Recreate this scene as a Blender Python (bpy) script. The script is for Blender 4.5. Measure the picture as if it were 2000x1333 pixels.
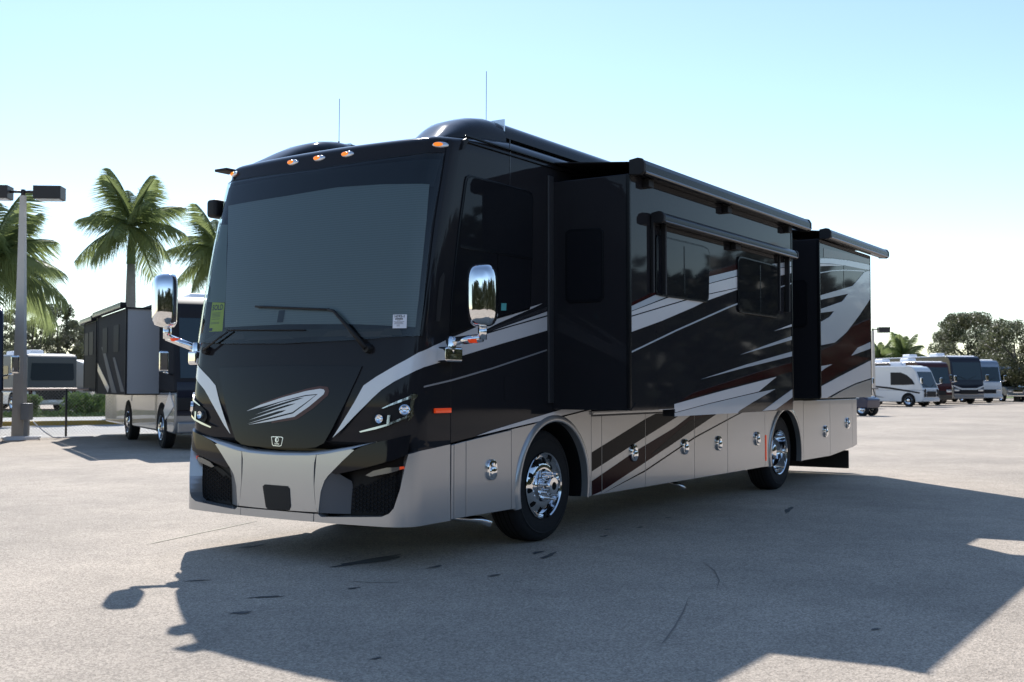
import bpy, bmesh, math, random
from mathutils import Vector, Matrix, Euler
random.seed(7)
for o in list(bpy.data.objects): bpy.data.objects.remove(o)
SC=bpy.context.scene; COL=SC.collection
# ------------------------------------------------------------------ camera
cam=bpy.data.cameras.new('camera'); camo=bpy.data.objects.new('camera',cam); COL.objects.link(camo)
YAW=math.radians(33.599); PIT=math.radians(2.2096)
fw=Vector((math.cos(YAW)*math.cos(PIT),math.sin(YAW)*math.cos(PIT),math.sin(PIT)))
rt=Vector((math.sin(YAW),-math.cos(YAW),0)); upv=rt.cross(fw)
m=Matrix((rt,upv,-fw)).transposed().to_4x4(); m.translation=Vector((-8.654,-5.375,1.42)); camo.matrix_world=m
cam.sensor_width=36; cam.lens=39.42; cam.clip_end=6000; cam.clip_start=0.1
cam.dof.use_dof=True; cam.dof.focus_distance=10.5; cam.dof.aperture_fstop=4.0
SC.camera=camo
# ------------------------------------------------------------------ sky, sun, exposure
SUN=Vector((0.88,0.908,1.0)).normalized()
wd=bpy.data.worlds.new('World'); SC.world=wd; wd.use_nodes=True
nt=wd.node_tree; bg=nt.nodes['Background']
sky=nt.nodes.new('ShaderNodeTexSky'); sky.sky_type='NISHITA'; sky.sun_disc=False
sky.sun_elevation=math.asin(SUN.z); sky.sun_rotation=math.atan2(SUN.x,SUN.y)
sky.air_density=1.0; sky.dust_density=0.08; sky.ozone_density=1.4; sky.altitude=0
nt.links.new(sky.outputs[0],bg.inputs[0]); bg.inputs[1].default_value=0.080
sl=bpy.data.lights.new('sun','SUN'); sl.energy=3.0; sl.angle=math.radians(0.55); sl.color=(1.0,0.97,0.93)
so=bpy.data.objects.new('sun',sl); COL.objects.link(so); so.rotation_euler=(-SUN).to_track_quat('-Z','Y').to_euler(); so.location=(20,20,30)
SC.view_settings.view_transform='Standard'; SC.view_settings.look='None'; SC.view_settings.gamma=1; SC.view_settings.use_curve_mapping=False
SC.view_settings.exposure=1.22
SC.cycles.use_denoising=True; SC.cycles.max_bounces=8; SC.cycles.glossy_bounces=5; SC.cycles.transparent_max_bounces=12
SC.cycles.sample_clamp_indirect=6
# ------------------------------------------------------------------ materials
MATS={}
def mat(name,col,rough=.5,metal=0,coat=0,spec=.5,noise=None,bump=None,emit=None,emits=0,alpha=None,aniso=None):
    if name in MATS: return MATS[name]
    m=bpy.data.materials.new(name); m.use_nodes=True; t=m.node_tree; b=t.nodes['Principled BSDF']
    b.inputs['Base Color'].default_value=(*col,1); b.inputs['Roughness'].default_value=rough; b.inputs['Metallic'].default_value=metal
    b.inputs['Specular IOR Level'].default_value=spec; b.inputs['Coat Weight'].default_value=coat; b.inputs['Coat Roughness'].default_value=.03
    if emit: b.inputs['Emission Color'].default_value=(*emit,1); b.inputs['Emission Strength'].default_value=emits
    tc=None
    if noise or bump:
        tc=t.nodes.new('ShaderNodeTexCoord')
    if noise:
        sc,amt,col2=noise
        n=t.nodes.new('ShaderNodeTexNoise'); n.inputs['Scale'].default_value=sc; n.inputs['Detail'].default_value=6
        t.links.new(tc.outputs['Object'],n.inputs['Vector'])
        r=t.nodes.new('ShaderNodeValToRGB'); r.color_ramp.elements[0].position=.5-amt; r.color_ramp.elements[1].position=.5+amt
        r.color_ramp.elements[0].color=(*col,1); r.color_ramp.elements[1].color=(*col2,1)
        t.links.new(n.outputs[0],r.inputs[0]); t.links.new(r.outputs[0],b.inputs['Base Color'])
    if bump:
        sc,st,dist=bump
        n=t.nodes.new('ShaderNodeTexNoise'); n.inputs['Scale'].default_value=sc; n.inputs['Detail'].default_value=3
        t.links.new(tc.outputs['Object'],n.inputs['Vector'])
        bp=t.nodes.new('ShaderNodeBump'); bp.inputs['Strength'].default_value=st; bp.inputs['Distance'].default_value=dist
        t.links.new(n.outputs[0],bp.inputs['Height']); t.links.new(bp.outputs[0],b.inputs['Normal'])
    MATS[name]=m; return m
BLK=mat('black_gloss_paint',(.021,.021,.024),.04,0,0,.16,bump=(1.1,.2,.003))
BLKF=mat('black_front_paint',(.014,.014,.017),.04,0,0,.22)
SIL=mat('silver_paint',(.49,.49,.485),.22,.55,.35,bump=(1.3,.4,.006))
WHT=mat('light_silver_paint',(.72,.72,.73),.25,.1,.4)
BAND=mat('door_band_black',(.008,.008,.009),.12,0,0,.05)
BANDR=mat('door_band_maroon',(.030,.005,.006),.12,0,0,.05)
CHA=mat('charcoal_paint',(.05,.05,.055),.25,.2,.5)
RED=mat('dark_red_paint',(.034,.006,.008),.07,0,0,.26)
CHR=mat('chrome',(.88,.89,.9),.04,1)
CHR2=mat('polished_rim',(.8,.81,.83),.07,1)
RUB=mat('tyre_rubber',(.012,.012,.013),.75,0,0,.3,noise=(30,.3,(.02,.02,.021)))
MBL=mat('matte_black',(.012,.012,.013),.6,0,0,.35)
MBL2=mat('grille_black',(.006,.006,.007),.55,0,0,.25)
ALU=mat('black_anodised',(.009,.010,.012),.22,.0,0,.14)
UND=mat('underbody_black',(.008,.008,.008),.85,0,0,.2)
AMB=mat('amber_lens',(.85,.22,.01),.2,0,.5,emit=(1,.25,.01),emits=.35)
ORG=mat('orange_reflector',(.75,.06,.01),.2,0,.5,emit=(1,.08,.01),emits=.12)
LENS=mat('clear_lens',(.75,.78,.82),.12,.6,.6)
LAMP=mat('lamp_reflector',(.85,.87,.9),.10,1)
YEL=mat('yellow_card',(.62,.72,.02),.6)
INK=mat('black_ink',(.01,.01,.012),.6)
PAP=mat('white_paper',(.75,.77,.82),.6)
TEAL=mat('teal_sticker',(.10,.42,.42),.4)
def shade_mat():
    m=bpy.data.materials.new('windshield_sun_shade'); m.use_nodes=True; t=m.node_tree; b=t.nodes['Principled BSDF']
    tc=t.nodes.new('ShaderNodeTexCoord'); w=t.nodes.new('ShaderNodeTexWave'); w.bands_direction='Z'; w.inputs['Scale'].default_value=16; w.inputs['Distortion'].default_value=.6; w.inputs['Detail'].default_value=1
    t.links.new(tc.outputs['Object'],w.inputs['Vector'])
    r=t.nodes.new('ShaderNodeValToRGB'); r.color_ramp.elements[0].color=(.255,.30,.315,1); r.color_ramp.elements[1].color=(.30,.352,.368,1)
    t.links.new(w.outputs[0],r.inputs[0]); t.links.new(r.outputs[0],b.inputs['Base Color']); b.inputs['Roughness'].default_value=.8
    return m
SHD=shade_mat()
def glass_mat(name,tint,ior=1.5):
    m=bpy.data.materials.new(name); m.use_nodes=True; t=m.node_tree
    for n in list(t.nodes): t.nodes.remove(n)
    o=t.nodes.new('ShaderNodeOutputMaterial'); tr=t.nodes.new('ShaderNodeBsdfTransparent'); tr.inputs[0].default_value=(*tint,1)
    g=t.nodes.new('ShaderNodeBsdfGlossy'); g.inputs['Roughness'].default_value=.02
    f=t.nodes.new('ShaderNodeFresnel'); f.inputs[0].default_value=ior; mx=t.nodes.new('ShaderNodeMixShader')
    t.links.new(f.outputs[0],mx.inputs[0]); t.links.new(tr.outputs[0],mx.inputs[1]); t.links.new(g.outputs[0],mx.inputs[2]); t.links.new(mx.outputs[0],o.inputs[0])
    return m
GLS=glass_mat('windshield_glass',(.80,.86,.86))
DGL=mat('privacy_glass',(.012,.013,.016),.03,0,0,.16)
DGL2=mat('coach_windshield',(.03,.05,.065),.06,0,0,.3)
# ------------------------------------------------------------------ helpers
def link(o,parent=None):
    COL.objects.link(o)
    if parent is not None: o.parent=parent
    return o
def mk(name,v,f,mt,parent=None,smooth=False,normals=None):
    me=bpy.data.meshes.new(name); me.from_pydata([tuple(p) for p in v],[],f)
    me.materials.append(mt); me.validate(clean_customdata=False)
    if smooth or normals: me.polygons.foreach_set('use_smooth',[True]*len(me.polygons))
    if normals and len(normals)==len(me.loops): me.normals_split_custom_set(normals)
    me.update()
    return link(bpy.data.objects.new(name,me),parent)
def weighted_normals(me,c0):
    # face-area weighted corner normals: flat panels stay optically flat next to their bevels
    fn=[p.normal.copy() for p in me.polygons]; fa=[p.area for p in me.polygons]; vf=[[] for _ in me.vertices]
    for p in me.polygons:
        for v in p.vertices: vf[v].append(p.index)
    out=[]
    for p in me.polygons:
        n0=fn[p.index]
        for v in p.vertices:
            n=Vector((0,0,0))
            for q in vf[v]:
                if fn[q].dot(n0)>c0: n+=fn[q]*fa[q]
            out.append(n.normalized() if n.length>1e-9 else n0)
    me.normals_split_custom_set(out)
def from_bm(name,bm,mt,parent=None,smooth=False,ang=None,weighted=False):
    me=bpy.data.meshes.new(name); bm.normal_update(); bm.to_mesh(me); bm.free(); me.materials.append(mt)
    if smooth: me.polygons.foreach_set('use_smooth',[True]*len(me.polygons))
    if ang is not None and smooth:
        if weighted: weighted_normals(me,math.cos(math.radians(70)))
        else: me.set_sharp_from_angle(angle=math.radians(ang))
    return link(bpy.data.objects.new(name,me),parent)
def empty(name,loc=(0,0,0),rz=0,parent=None):
    o=bpy.data.objects.new(name,None); link(o,parent); o.location=loc; o.rotation_euler=(0,0,rz); o.empty_display_size=.2; return o
def tag(o,label,cat,group=None,kind=None):
    if label: o['label']=label
    if cat: o['category']=cat
    if group: o['group']=group
    if kind: o['kind']=kind
    return o
def box(name,x0,x1,y0,y1,z0,z1,mt,parent=None,bev=0,seg=2):
    bm=bmesh.new(); bmesh.ops.create_cube(bm,size=1)
    for v in bm.verts: v.co=Vector(((x0+x1)/2+v.co.x*(x1-x0),(y0+y1)/2+v.co.y*(y1-y0),(z0+z1)/2+v.co.z*(z1-z0)))
    if bev: bmesh.ops.bevel(bm,geom=bm.edges[:],offset=bev,segments=seg,affect='EDGES',profile=.5)
    return from_bm(name,bm,mt,parent,bool(bev),40,True)
def prism(name,pts,a0,a1,mt,parent=None,axis='y',bev=0,seg=2):
    """polygon pts extruded along an axis from a0 to a1; axis y: pts are (x,z); axis x: pts are (y,z); axis z: pts are (x,y)"""
    P={'y':lambda p,a:(p[0],a,p[1]),'x':lambda p,a:(a,p[0],p[1]),'z':lambda p,a:(p[0],p[1],a)}[axis]
    bm=bmesh.new(); A=[bm.verts.new(P(p,a0)) for p in pts]; B=[bm.verts.new(P(p,a1)) for p in pts]; n=len(pts)
    bm.faces.new(A); bm.faces.new(B[::-1])
    for i in range(n): bm.faces.new((A[i],B[i],B[(i+1)%n],A[(i+1)%n]))
    bmesh.ops.recalc_face_normals(bm,faces=bm.faces[:])
    if bev:
        es=[e for e in bm.edges if len(e.link_faces)==2 and e.calc_face_angle(0)>.5]
        bmesh.ops.bevel(bm,geom=es,offset=bev,segments=seg,affect='EDGES',profile=.5)
    return from_bm(name,bm,mt,parent,bool(bev),35,True)
def tube(name,pts,r,mt,parent=None,n=10,rads=None,cap=True):
    V=[];F=[];pts=[Vector(p) for p in pts]; k=len(pts); up=Vector((0,0,1))
    for i,p in enumerate(pts):
        d=(pts[min(i+1,k-1)]-pts[max(i-1,0)]).normalized(); s=d.cross(up)
        if s.length<.05: s=d.cross(Vector((1,0,0)))
        s.normalize(); q=s.cross(d); rr=rads[i] if rads else r
        for j in range(n):
            a=2*math.pi*j/n; V.append(p+s*math.cos(a)*rr+q*math.sin(a)*rr)
    for i in range(k-1):
        for j in range(n): F.append((i*n+j,i*n+(j+1)%n,(i+1)*n+(j+1)%n,(i+1)*n+j))
    if cap: F.append(tuple(range(n))[::-1]); F.append(tuple((k-1)*n+j for j in range(n)))
    return mk(name,V,F,mt,parent,True)
def lathe(name,prof,mt,parent=None,n=40,axis='y',ang=35):
    """profile (a along axis, radius)"""
    V=[];F=[];k=len(prof)
    for j in range(n):
        t=2*math.pi*j/n
        for a,r in prof:
            V.append((r*math.cos(t),a,r*math.sin(t)) if axis=='y' else (r*math.cos(t),r*math.sin(t),a))
    for j in range(n):
        for i in range(k-1): F.append((j*k+i,j*k+i+1,((j+1)%n)*k+i+1,((j+1)%n)*k+i))
    bm=bmesh.new(); vs=[bm.verts.new(v) for v in V]
    for f in F:
        try: bm.faces.new([vs[i] for i in f])
        except Exception: pass
    bmesh.ops.remove_doubles(bm,verts=bm.verts[:],dist=1e-5); bmesh.ops.recalc_face_normals(bm,faces=bm.faces[:])
    return from_bm(name,bm,mt,parent,True,ang)
def loft(name,rings,mt,parent=None,closed=True,cap=True,ang=40):
    bm=bmesh.new(); R=[[bm.verts.new(p) for p in r] for r in rings]; n=len(rings[0])
    for a,b in zip(R,R[1:]):
        for j in range(n if closed else n-1): 
            try: bm.faces.new((a[j],a[(j+1)%n],b[(j+1)%n],b[j]))
            except Exception: pass
    if cap: bm.faces.new(R[0][::-1]); bm.faces.new(R[-1])
    bmesh.ops.recalc_face_normals(bm,faces=bm.faces[:])
    return from_bm(name,bm,mt,parent,True,ang)
def copy_tree(o,parent=None):
    c=o.copy(); COL.objects.link(c); c.parent=parent
    for ch in list(o.children): copy_tree(ch,c)
    return c
def text_mesh(s,size,bold=0):
    cu=bpy.data.curves.new('text','FONT'); cu.body=s; cu.size=size; cu.align_x='CENTER'; cu.align_y='CENTER'; cu.offset=bold; cu.resolution_u=3
    o=bpy.data.objects.new('text',cu); COL.objects.link(o); bpy.context.view_layer.update()
    me=bpy.data.meshes.new_from_object(o.evaluated_get(bpy.context.evaluated_depsgraph_get())); bpy.data.objects.remove(o)
    v=[tuple(x.co) for x in me.vertices]; f=[tuple(p.vertices) for p in me.polygons]; return v,f
def clip(poly,x0,x1):
    def cl(P,f,g):
        o=[]
        for i,a in enumerate(P):
            b=P[(i+1)%len(P)]; ia,ib=f(a),f(b)
            if ia: o.append(a)
            if ia!=ib: o.append(g(a,b))
        return o
    def at(x): return lambda a,b:(x,a[1]+(b[1]-a[1])*(x-a[0])/(b[0]-a[0]))
    p=cl(poly,lambda q:q[0]>=x0,at(x0))
    return cl(p,lambda q:q[0]<=x1,at(x1)) if p else p
# ---- curved front surface: u = arc length from the centre line, z = height
HW=1.265;B=0.12;R=0.20;X0=-2.12
def _plan():
    bow=lambda y: X0+B*((HW-y)/HW)**2
    lo,hi=0.0,R
    for _ in range(60):
        y0=(lo+hi)/2; m=-2*B*(HW-y0)/HW/HW; cy=y0-R*m/math.sqrt(1+m*m)
        if cy>R: hi=y0
        else: lo=y0
    k=math.sqrt(1+m*m); cx=bow(y0)+R/k
    pts=[]; n=60
    for i in range(n): y=HW+(y0-HW)*i/n; pts.append((bow(y),y))
    a0=math.atan2(y0-R,bow(y0)-cx)
    if a0<0: a0+=2*math.pi
    for i in range(33):
        a=a0+(1.5*math.pi-a0)*i/32; pts.append((cx+R*math.cos(a),R+R*math.sin(a)))
    us=[0.0]
    for p,q in zip(pts,pts[1:]): us.append(us[-1]+math.dist(p,q))
    return pts,us,cx
PLAN,PU,XC=_plan(); UC=PU[-1]
def P2(u):
    s=1 if u>=0 else -1; a=abs(u)
    if a>=UC: x,y=XC+(a-UC),0.0
    else:
        lo,hi=0,len(PU)-1
        while hi-lo>1:
            m=(lo+hi)//2
            if PU[m]<=a: lo=m
            else: hi=m
        t=(a-PU[lo])/(PU[hi]-PU[lo]); x=PLAN[lo][0]*(1-t)+PLAN[hi][0]*t; y=PLAN[lo][1]*(1-t)+PLAN[hi][1]*t
    return (x,y) if s>0 else (x,2*HW-y)
def DX(z): return 0.0565*max(z-0.4,0.0)**1.95
def S0(u,z):
    x,y=P2(u); w=min(1.0,max(0.0,(-0.9-x)/0.8)); return (x+DX(z)*w,y,z)
def SN(u,z):
    e=0.012; a=S0(u+e,z); b=S0(u-e,z); c=S0(u,z+e); d=S0(u,z-e)
    p=[a[i]-b[i] for i in range(3)]; q=[c[i]-d[i] for i in range(3)]
    n=(p[1]*q[2]-p[2]*q[1],p[2]*q[0]-p[0]*q[2],p[0]*q[1]-p[1]*q[0])
    l=math.sqrt(sum(v*v for v in n)); return tuple(v/l for v in n)
def S(u,z,off=0.0):
    p=S0(u,z)
    if not off: return p
    n=SN(u,z); return tuple(p[i]+n[i]*off for i in range(3))
D={}
D['F_wide_stripe']=[(0.578,1.0),(0.635,1.079),(0.704,1.182),(0.766,1.278),(0.841,1.41),(0.948,1.476),(1.06,1.535),(1.183,1.601),(1.286,1.665),(1.445,1.723),(1.617,1.775),(1.771,1.634),(1.534,1.592),(1.346,1.553),(1.279,1.526),(1.193,1.481),(1.104,1.434),(1.006,1.375),(0.941,1.321),(0.862,1.249),(0.775,1.171),(0.673,1.074)]
D['F_ledge_up']=[(0.023,0.885),(0.164,0.887),(0.327,0.89),(0.533,0.912),(0.754,0.944),(0.861,0.961),(0.993,0.979)]
D['F_ledge_lo']=[(0.025,0.846),(0.166,0.849),(0.329,0.854),(0.535,0.875),(0.756,0.916),(0.862,0.945),(0.993,0.977)]
D['F_bump_side']=[(0.423,0.861),(0.535,0.875),(0.756,0.916),(0.785,0.909),(0.687,0.829),(0.543,0.701),(0.509,0.661),(0.474,0.57),(0.454,0.406),(0.427,0.455),(0.41,0.615)]
D['F_bump_low']=[(0.415,0.402),(0.454,0.4),(0.485,0.378),(0.551,0.381),(0.843,0.396),(1.052,0.408),(1.119,0.435),(1.156,0.476),(1.201,0.616),(1.232,0.773),(1.258,0.885),(1.367,0.908),(1.55,0.923),(1.747,0.941)]
D['F_gloss_panel']=[(0.993,0.975),(0.862,0.941),(0.785,0.907),(0.687,0.827),(0.583,0.726),(0.618,0.716),(0.787,0.751),(0.974,0.797),(1.131,0.84),(1.252,0.879),(1.264,0.962),(1.273,1.032),(1.144,1.006)]
D['F_seam_center']=[(0.423,0.865),(0.406,0.796),(0.405,0.695),(0.41,0.615),(0.427,0.475),(0.449,0.412)]
D['F_hood']=[(0.096,1.569),(0.475,1.563),(0.814,1.56),(0.783,1.484),(0.682,1.272),(0.573,1.07),(0.5,0.956),(0.42,0.921),(0.325,0.911),(0.163,0.906)]
D['F_hl_top']=[(1.028,1.234),(1.147,1.287),(1.238,1.327),(1.25,1.311),(1.155,1.272),(1.042,1.232)]
D['F_hl_corner']=[(1.235,1.329),(1.268,1.348),(1.301,1.338),(1.299,1.322),(1.278,1.301),(1.256,1.305),(1.249,1.316)]
D['F_hl_right']=[(1.254,1.305),(1.281,1.305),(1.273,1.239),(1.28,1.186),(1.251,1.145),(1.236,1.143),(1.256,1.175),(1.247,1.228)]
D['F_hl_bot']=[(1.087,1.115),(1.248,1.188),(1.257,1.173),(1.108,1.107),(0.987,1.073),(0.849,1.046),(0.837,1.054),(0.959,1.085)]
D['F_hl_bar']=[(1.085,1.181),(1.108,1.183),(1.105,1.103),(1.08,1.108)]
D['F_hl_pocket']=[(1.038,1.23),(1.24,1.313),(1.259,1.304),(1.249,1.187),(1.094,1.116),(0.973,1.085),(0.928,1.131),(0.952,1.185)]
D['F_lamp1']=[(1.211,1.223)]
D['F_lamp2']=[(1.016,1.153)]
D['F_fog']=[(0.865,0.716),(0.934,0.752),(1.057,0.781),(1.231,0.791),(1.233,0.774),(1.15,0.756),(1.072,0.738),(0.908,0.705)]
D['F_fog_amber']=[(1.19,0.79),(1.232,0.792),(1.233,0.774),(1.191,0.767)]
D['F_grille']=[(0.705,0.628),(0.837,0.692),(1.067,0.755),(1.223,0.792),(1.201,0.616),(1.156,0.476),(1.097,0.438),(1.029,0.415),(0.699,0.398),(0.689,0.469)]
D['F_logoA']=[(-0.379,1.195),(-0.219,1.248),(0.042,1.313),(0.287,1.365),(0.428,1.383),(0.467,1.378),(0.48,1.364),(0.471,1.34),(0.331,1.241),(0.184,1.158),(-0.069,1.118),(-0.342,1.083),(-0.071,1.135),(0.165,1.184),(0.297,1.265),(0.41,1.341),(0.29,1.333),(0.087,1.294),(-0.171,1.238)]
D['F_logoB']=[(-0.205,1.212),(0.046,1.279),(0.291,1.325),(0.392,1.333),(0.296,1.273),(0.16,1.194),(-0.089,1.145),(-0.358,1.091),(-0.117,1.148),(0.046,1.192),(0.091,1.212),(0.002,1.2),(-0.337,1.122),(-0.12,1.183),(0.134,1.248),(0.191,1.266),(0.1,1.254),(-0.261,1.169),(-0.036,1.231),(0.212,1.295),(0.272,1.312),(0.195,1.303)]
D['F_logoR']=[(-0.22,1.26),(0.04,1.327),(0.285,1.382),(0.426,1.405),(0.504,1.398),(0.523,1.364),(0.511,1.331),(0.372,1.226),(0.211,1.138),(-0.068,1.101),(-0.069,1.115),(0.184,1.158),(0.331,1.241),(0.471,1.34),(0.48,1.364),(0.467,1.378),(0.428,1.383),(0.287,1.365),(0.042,1.313),(-0.219,1.248)]
D['F_shield']=[(-0.062,0.992),(-0.041,0.996),(0.055,0.995),(0.074,0.988),(0.06,0.924),(0.045,0.917),(-0.03,0.919),(-0.044,0.925)]
D['F_shield_c']=[(0.007,0.966)]
D['F_shield_t']=[(0.008,0.935)]
D['F_ws']=[(1.262,3.266),(1.269,2.973),(1.263,2.677),(1.275,2.305),(1.282,2.021),(1.277,1.792)]
D['F_shade']=[(-1.092,3.033),(-0.279,3.035),(0.304,3.054),(0.75,3.04),(1.196,3.009),(1.22,2.717),(1.234,2.427),(1.243,2.101),(1.242,1.86),(0.735,1.893),(-0.015,1.913),(-0.802,1.912),(-0.838,2.093),(-0.871,2.277),(-0.963,2.654)]
D['F_shade_gap']=[(-1.153,2.862),(-1.031,2.849),(-0.871,2.277),(-0.849,2.135),(-1.135,2.149),(-1.125,2.292)]
D['F_sold']=[(-1.038,2.142),(-0.847,2.128),(-0.82,1.877),(-1.023,1.879)]
D['F_sticker']=[(1.063,1.956),(1.172,1.956),(1.179,1.849),(1.072,1.849)]
D['F_pillar']=[(1.273,3.39),(1.304,3.394),(1.32,3.021),(1.318,2.723),(1.33,2.308),(1.327,2.023),(1.314,1.781),(1.282,1.793),(1.295,2.022),(1.297,2.306),(1.286,2.72),(1.284,3.06)]
D['F_slot']=[(1.466,2.311),(1.425,2.254),(1.427,2.069),(1.441,1.915),(1.487,1.917),(1.492,2.115),(1.486,2.28)]
D['F_wiper1']=[(0.861,1.696),(0.691,1.849),(0.517,1.994),(0.454,2.012),(0.041,2.057),(-0.381,2.069)]
D['F_wiper2']=[(-1.012,1.711),(-0.85,1.788),(-0.669,1.87),(-0.721,1.88),(-0.248,1.866),(0.23,1.853)]
D['F_markers']=[(-1.145,3.344),(-0.308,3.35),(0.008,3.345),(0.321,3.346),(1.212,3.334)]
D['F_plate']=[(-0.144,0.588),(-0.121,0.604),(0.133,0.602),(0.156,0.583),(0.171,0.441),(0.154,0.411),(-0.074,0.403),(-0.104,0.424)]
D['F_tag']=[(-0.088,1.89),(-0.064,1.889)]
D['F_seamtop']=[(1.26,3.279),(0.26,3.225)]
D['W_stripe_main']=[(-1.388,1.795),(-1.056,1.819),(-0.564,1.921),(0.009,2.035),(0.009,1.909),(-0.761,1.76),(-1.387,1.634)]
D['W_stripe_top']=[(-1.507,1.775),(-1.143,1.88),(-0.784,1.991),(-0.07,2.151),(-0.225,2.101),(-0.784,1.938),(-1.056,1.849),(-1.056,1.819),(-1.388,1.787)]
D['W_stripe_grey']=[(-1.019,1.851),(0.009,2.128),(0.009,2.095),(-0.861,1.878)]
D['W_stripe_thin']=[(-0.861,1.872),(0.009,2.081),(0.009,2.049)]
D['W_line']=[(-1.878,1.396),(-1.442,1.459),(-0.876,1.56),(0.008,1.739),(0.008,1.725),(-0.876,1.546),(-1.441,1.445),(-1.878,1.383)]
D['W_silver_top']=[(-1.45,0.942),(-1.241,0.966),(-0.875,1.005),(-0.584,1.034),(-0.098,1.082),(0.249,1.117),(0.809,1.178)]
D['W_blade']=[(-1.09,0.996),(-0.875,1.033),(-0.596,1.072),(-0.098,1.139),(0.332,1.196),(0.661,1.241),(0.87,1.238),(0.87,1.191),(0.809,1.188),(0.249,1.129),(-0.098,1.093),(-0.584,1.045),(-0.875,1.015)]
D['W_seams_low']=[(-1.45,0.934),(-1.409,0.932),(-1.245,0.925),(-0.58,0.895),(0.674,0.838),(0.812,0.832),(1.019,0.823),(1.96,0.78),(3.194,0.725),(4.156,0.681),(5.398,0.625),(6.891,0.558),(8.077,0.504),(9.191,0.454),(9.436,0.443)]
D['W_band1']=[(0.625,0.714),(1.398,0.911),(2.209,1.119),(2.917,1.104),(1.675,0.798),(0.624,0.53)]
D['W_band2']=[(0.575,0.422),(1.743,0.732),(2.662,0.94),(3.121,1.076),(3.847,1.072),(3.146,0.898),(1.951,0.601),(0.795,0.322),(0.574,0.263)]
D['W_line2']=[(0.92,0.291),(1.022,0.32),(1.95,0.521),(3.196,0.821),(4.156,0.997),(4.595,1.075),(4.662,1.074),(4.155,0.982),(3.195,0.803),(1.95,0.505),(1.022,0.297)]
D['W_band2blk']=[(3.065,1.008),(3.847,1.072),(3.146,0.898),(2.454,0.725),(2.083,0.677)]
D['W_win']=[(-1.251,3.069),(-1.233,3.106),(-1.186,3.126),(-0.839,3.127),(-0.483,3.123),(-0.321,3.122),(-0.266,3.107),(-0.249,3.072),(-0.267,2.565),(-0.293,2.133),(-0.309,2.101),(-0.876,1.977),(-1.446,1.834),(-1.447,1.908),(-1.433,2.106),(-1.393,2.374),(-1.338,2.671)]
D['W_win_div']=[(-1.345,2.537),(-0.258,2.676)]
D['W_win_v']=[(-0.8,2.558),(-0.807,2.077)]
D['W_teal']=[(-0.749,2.111),(-0.675,2.115),(-0.679,2.053),(-0.753,2.049)]
D['W_bay']=[(-0.691,1.49),(-0.499,1.491),(-0.499,1.278),(-0.69,1.28)]
D['W_flange']=[(0.012,3.32),(0.119,3.337),(0.096,1.247),(0.016,1.248)]
D['W_marker']=[(-1.672,1.232),(-1.465,1.232),(-1.465,1.193),(-1.672,1.194)]
D['W_latches']=[(-0.89,0.703),(1.686,0.714),(2.925,0.72),(3.871,0.718),(5.102,0.724),(7.844,0.72),(8.922,0.81)]
D['W_rmark']=[(5.399,0.759),(5.463,0.756),(5.455,0.409),(5.391,0.412)]
D['W_rearbot']=[(6.885,0.37),(8.035,0.345),(8.671,0.371),(9.228,0.428),(9.434,0.455)]
D['W_gutter']=[(-1.284,3.444),(0.075,3.449)]
D['W_mbracket']=[(-1.654,1.721),(-1.391,1.729),(-1.39,1.614),(-1.654,1.593)]
D['M_bandA']=[(0.09,2.107),(0.579,2.232),(1.131,2.361),(1.746,2.492),(2.587,2.642),(3.702,2.804),(4.208,2.872),(4.207,2.817),(3.701,2.751),(2.586,2.578),(1.745,2.423),(0.848,2.237),(0.09,2.066)]
D['M_bandB']=[(0.09,2.06),(0.927,2.242),(1.745,2.416),(2.586,2.568),(3.701,2.745),(4.206,2.808),(4.204,2.735),(3.714,2.657),(2.584,2.451),(1.743,2.321),(1.275,2.242),(0.09,2.024)]
D['M_bandC']=[(0.09,2.013),(1.338,2.242),(1.743,2.312),(2.583,2.443),(3.293,2.553),(2.583,2.43),(1.742,2.254),(1.444,2.175),(0.729,2.006),(0.089,1.881)]
D['M_red1']=[(0.091,2.139),(0.579,2.266),(1.747,2.541),(2.589,2.704),(2.587,2.645),(1.746,2.494),(0.579,2.235),(0.09,2.109)]
D['M_line1']=[(0.096,1.711),(1.044,1.938),(2.317,2.233),(2.593,2.291),(3.71,2.526),(4.201,2.621),(4.201,2.607),(3.71,2.512),(2.593,2.275),(2.329,2.219),(1.044,1.923),(0.096,1.697)]
D['M_blade0']=[(3.624,2.027),(4.21,2.129),(4.209,2.103)]
D['M_blade1']=[(2.62,1.735),(3.447,1.87),(4.222,1.988),(4.22,1.945),(3.446,1.842)]
D['M_blade2']=[(1.607,1.47),(2.734,1.626),(4.229,1.806),(4.228,1.751),(2.733,1.597)]
D['M_bigD']=[(0.652,1.185),(1.004,1.235),(1.99,1.339),(3.684,1.506),(3.127,1.34),(1.782,1.23),(1.003,1.157),(1.004,1.187)]
D['M_bladeE']=[(0.993,1.149),(1.782,1.223),(3.154,1.332),(3.643,1.366),(2.948,1.224),(2.595,1.146),(2.524,1.118),(0.993,1.118)]
D['M_bandF']=[(3.246,1.126),(4.245,1.361),(4.249,1.266),(3.645,1.131)]
D['M_redG']=[(1.035,1.245),(1.991,1.358),(3.685,1.519),(4.251,1.571),(4.241,1.68),(3.27,1.572),(1.992,1.41),(1.431,1.338)]
D['M_redH']=[(3.66,1.133),(4.249,1.261),(4.251,1.131)]
D['M_win1']=[(0.62,2.741),(0.642,2.771),(0.716,2.775),(1.635,2.778),(1.747,2.764),(1.784,2.721),(1.752,2.296),(1.701,2.252),(0.71,2.249),(0.626,2.255),(0.605,2.287)]
D['M_win2']=[(2.557,2.719),(2.6,2.761),(2.685,2.769),(3.616,2.763),(3.698,2.752),(3.697,2.717),(3.718,2.236),(3.651,2.197),(2.688,2.198),(2.589,2.208),(2.561,2.24)]
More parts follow.
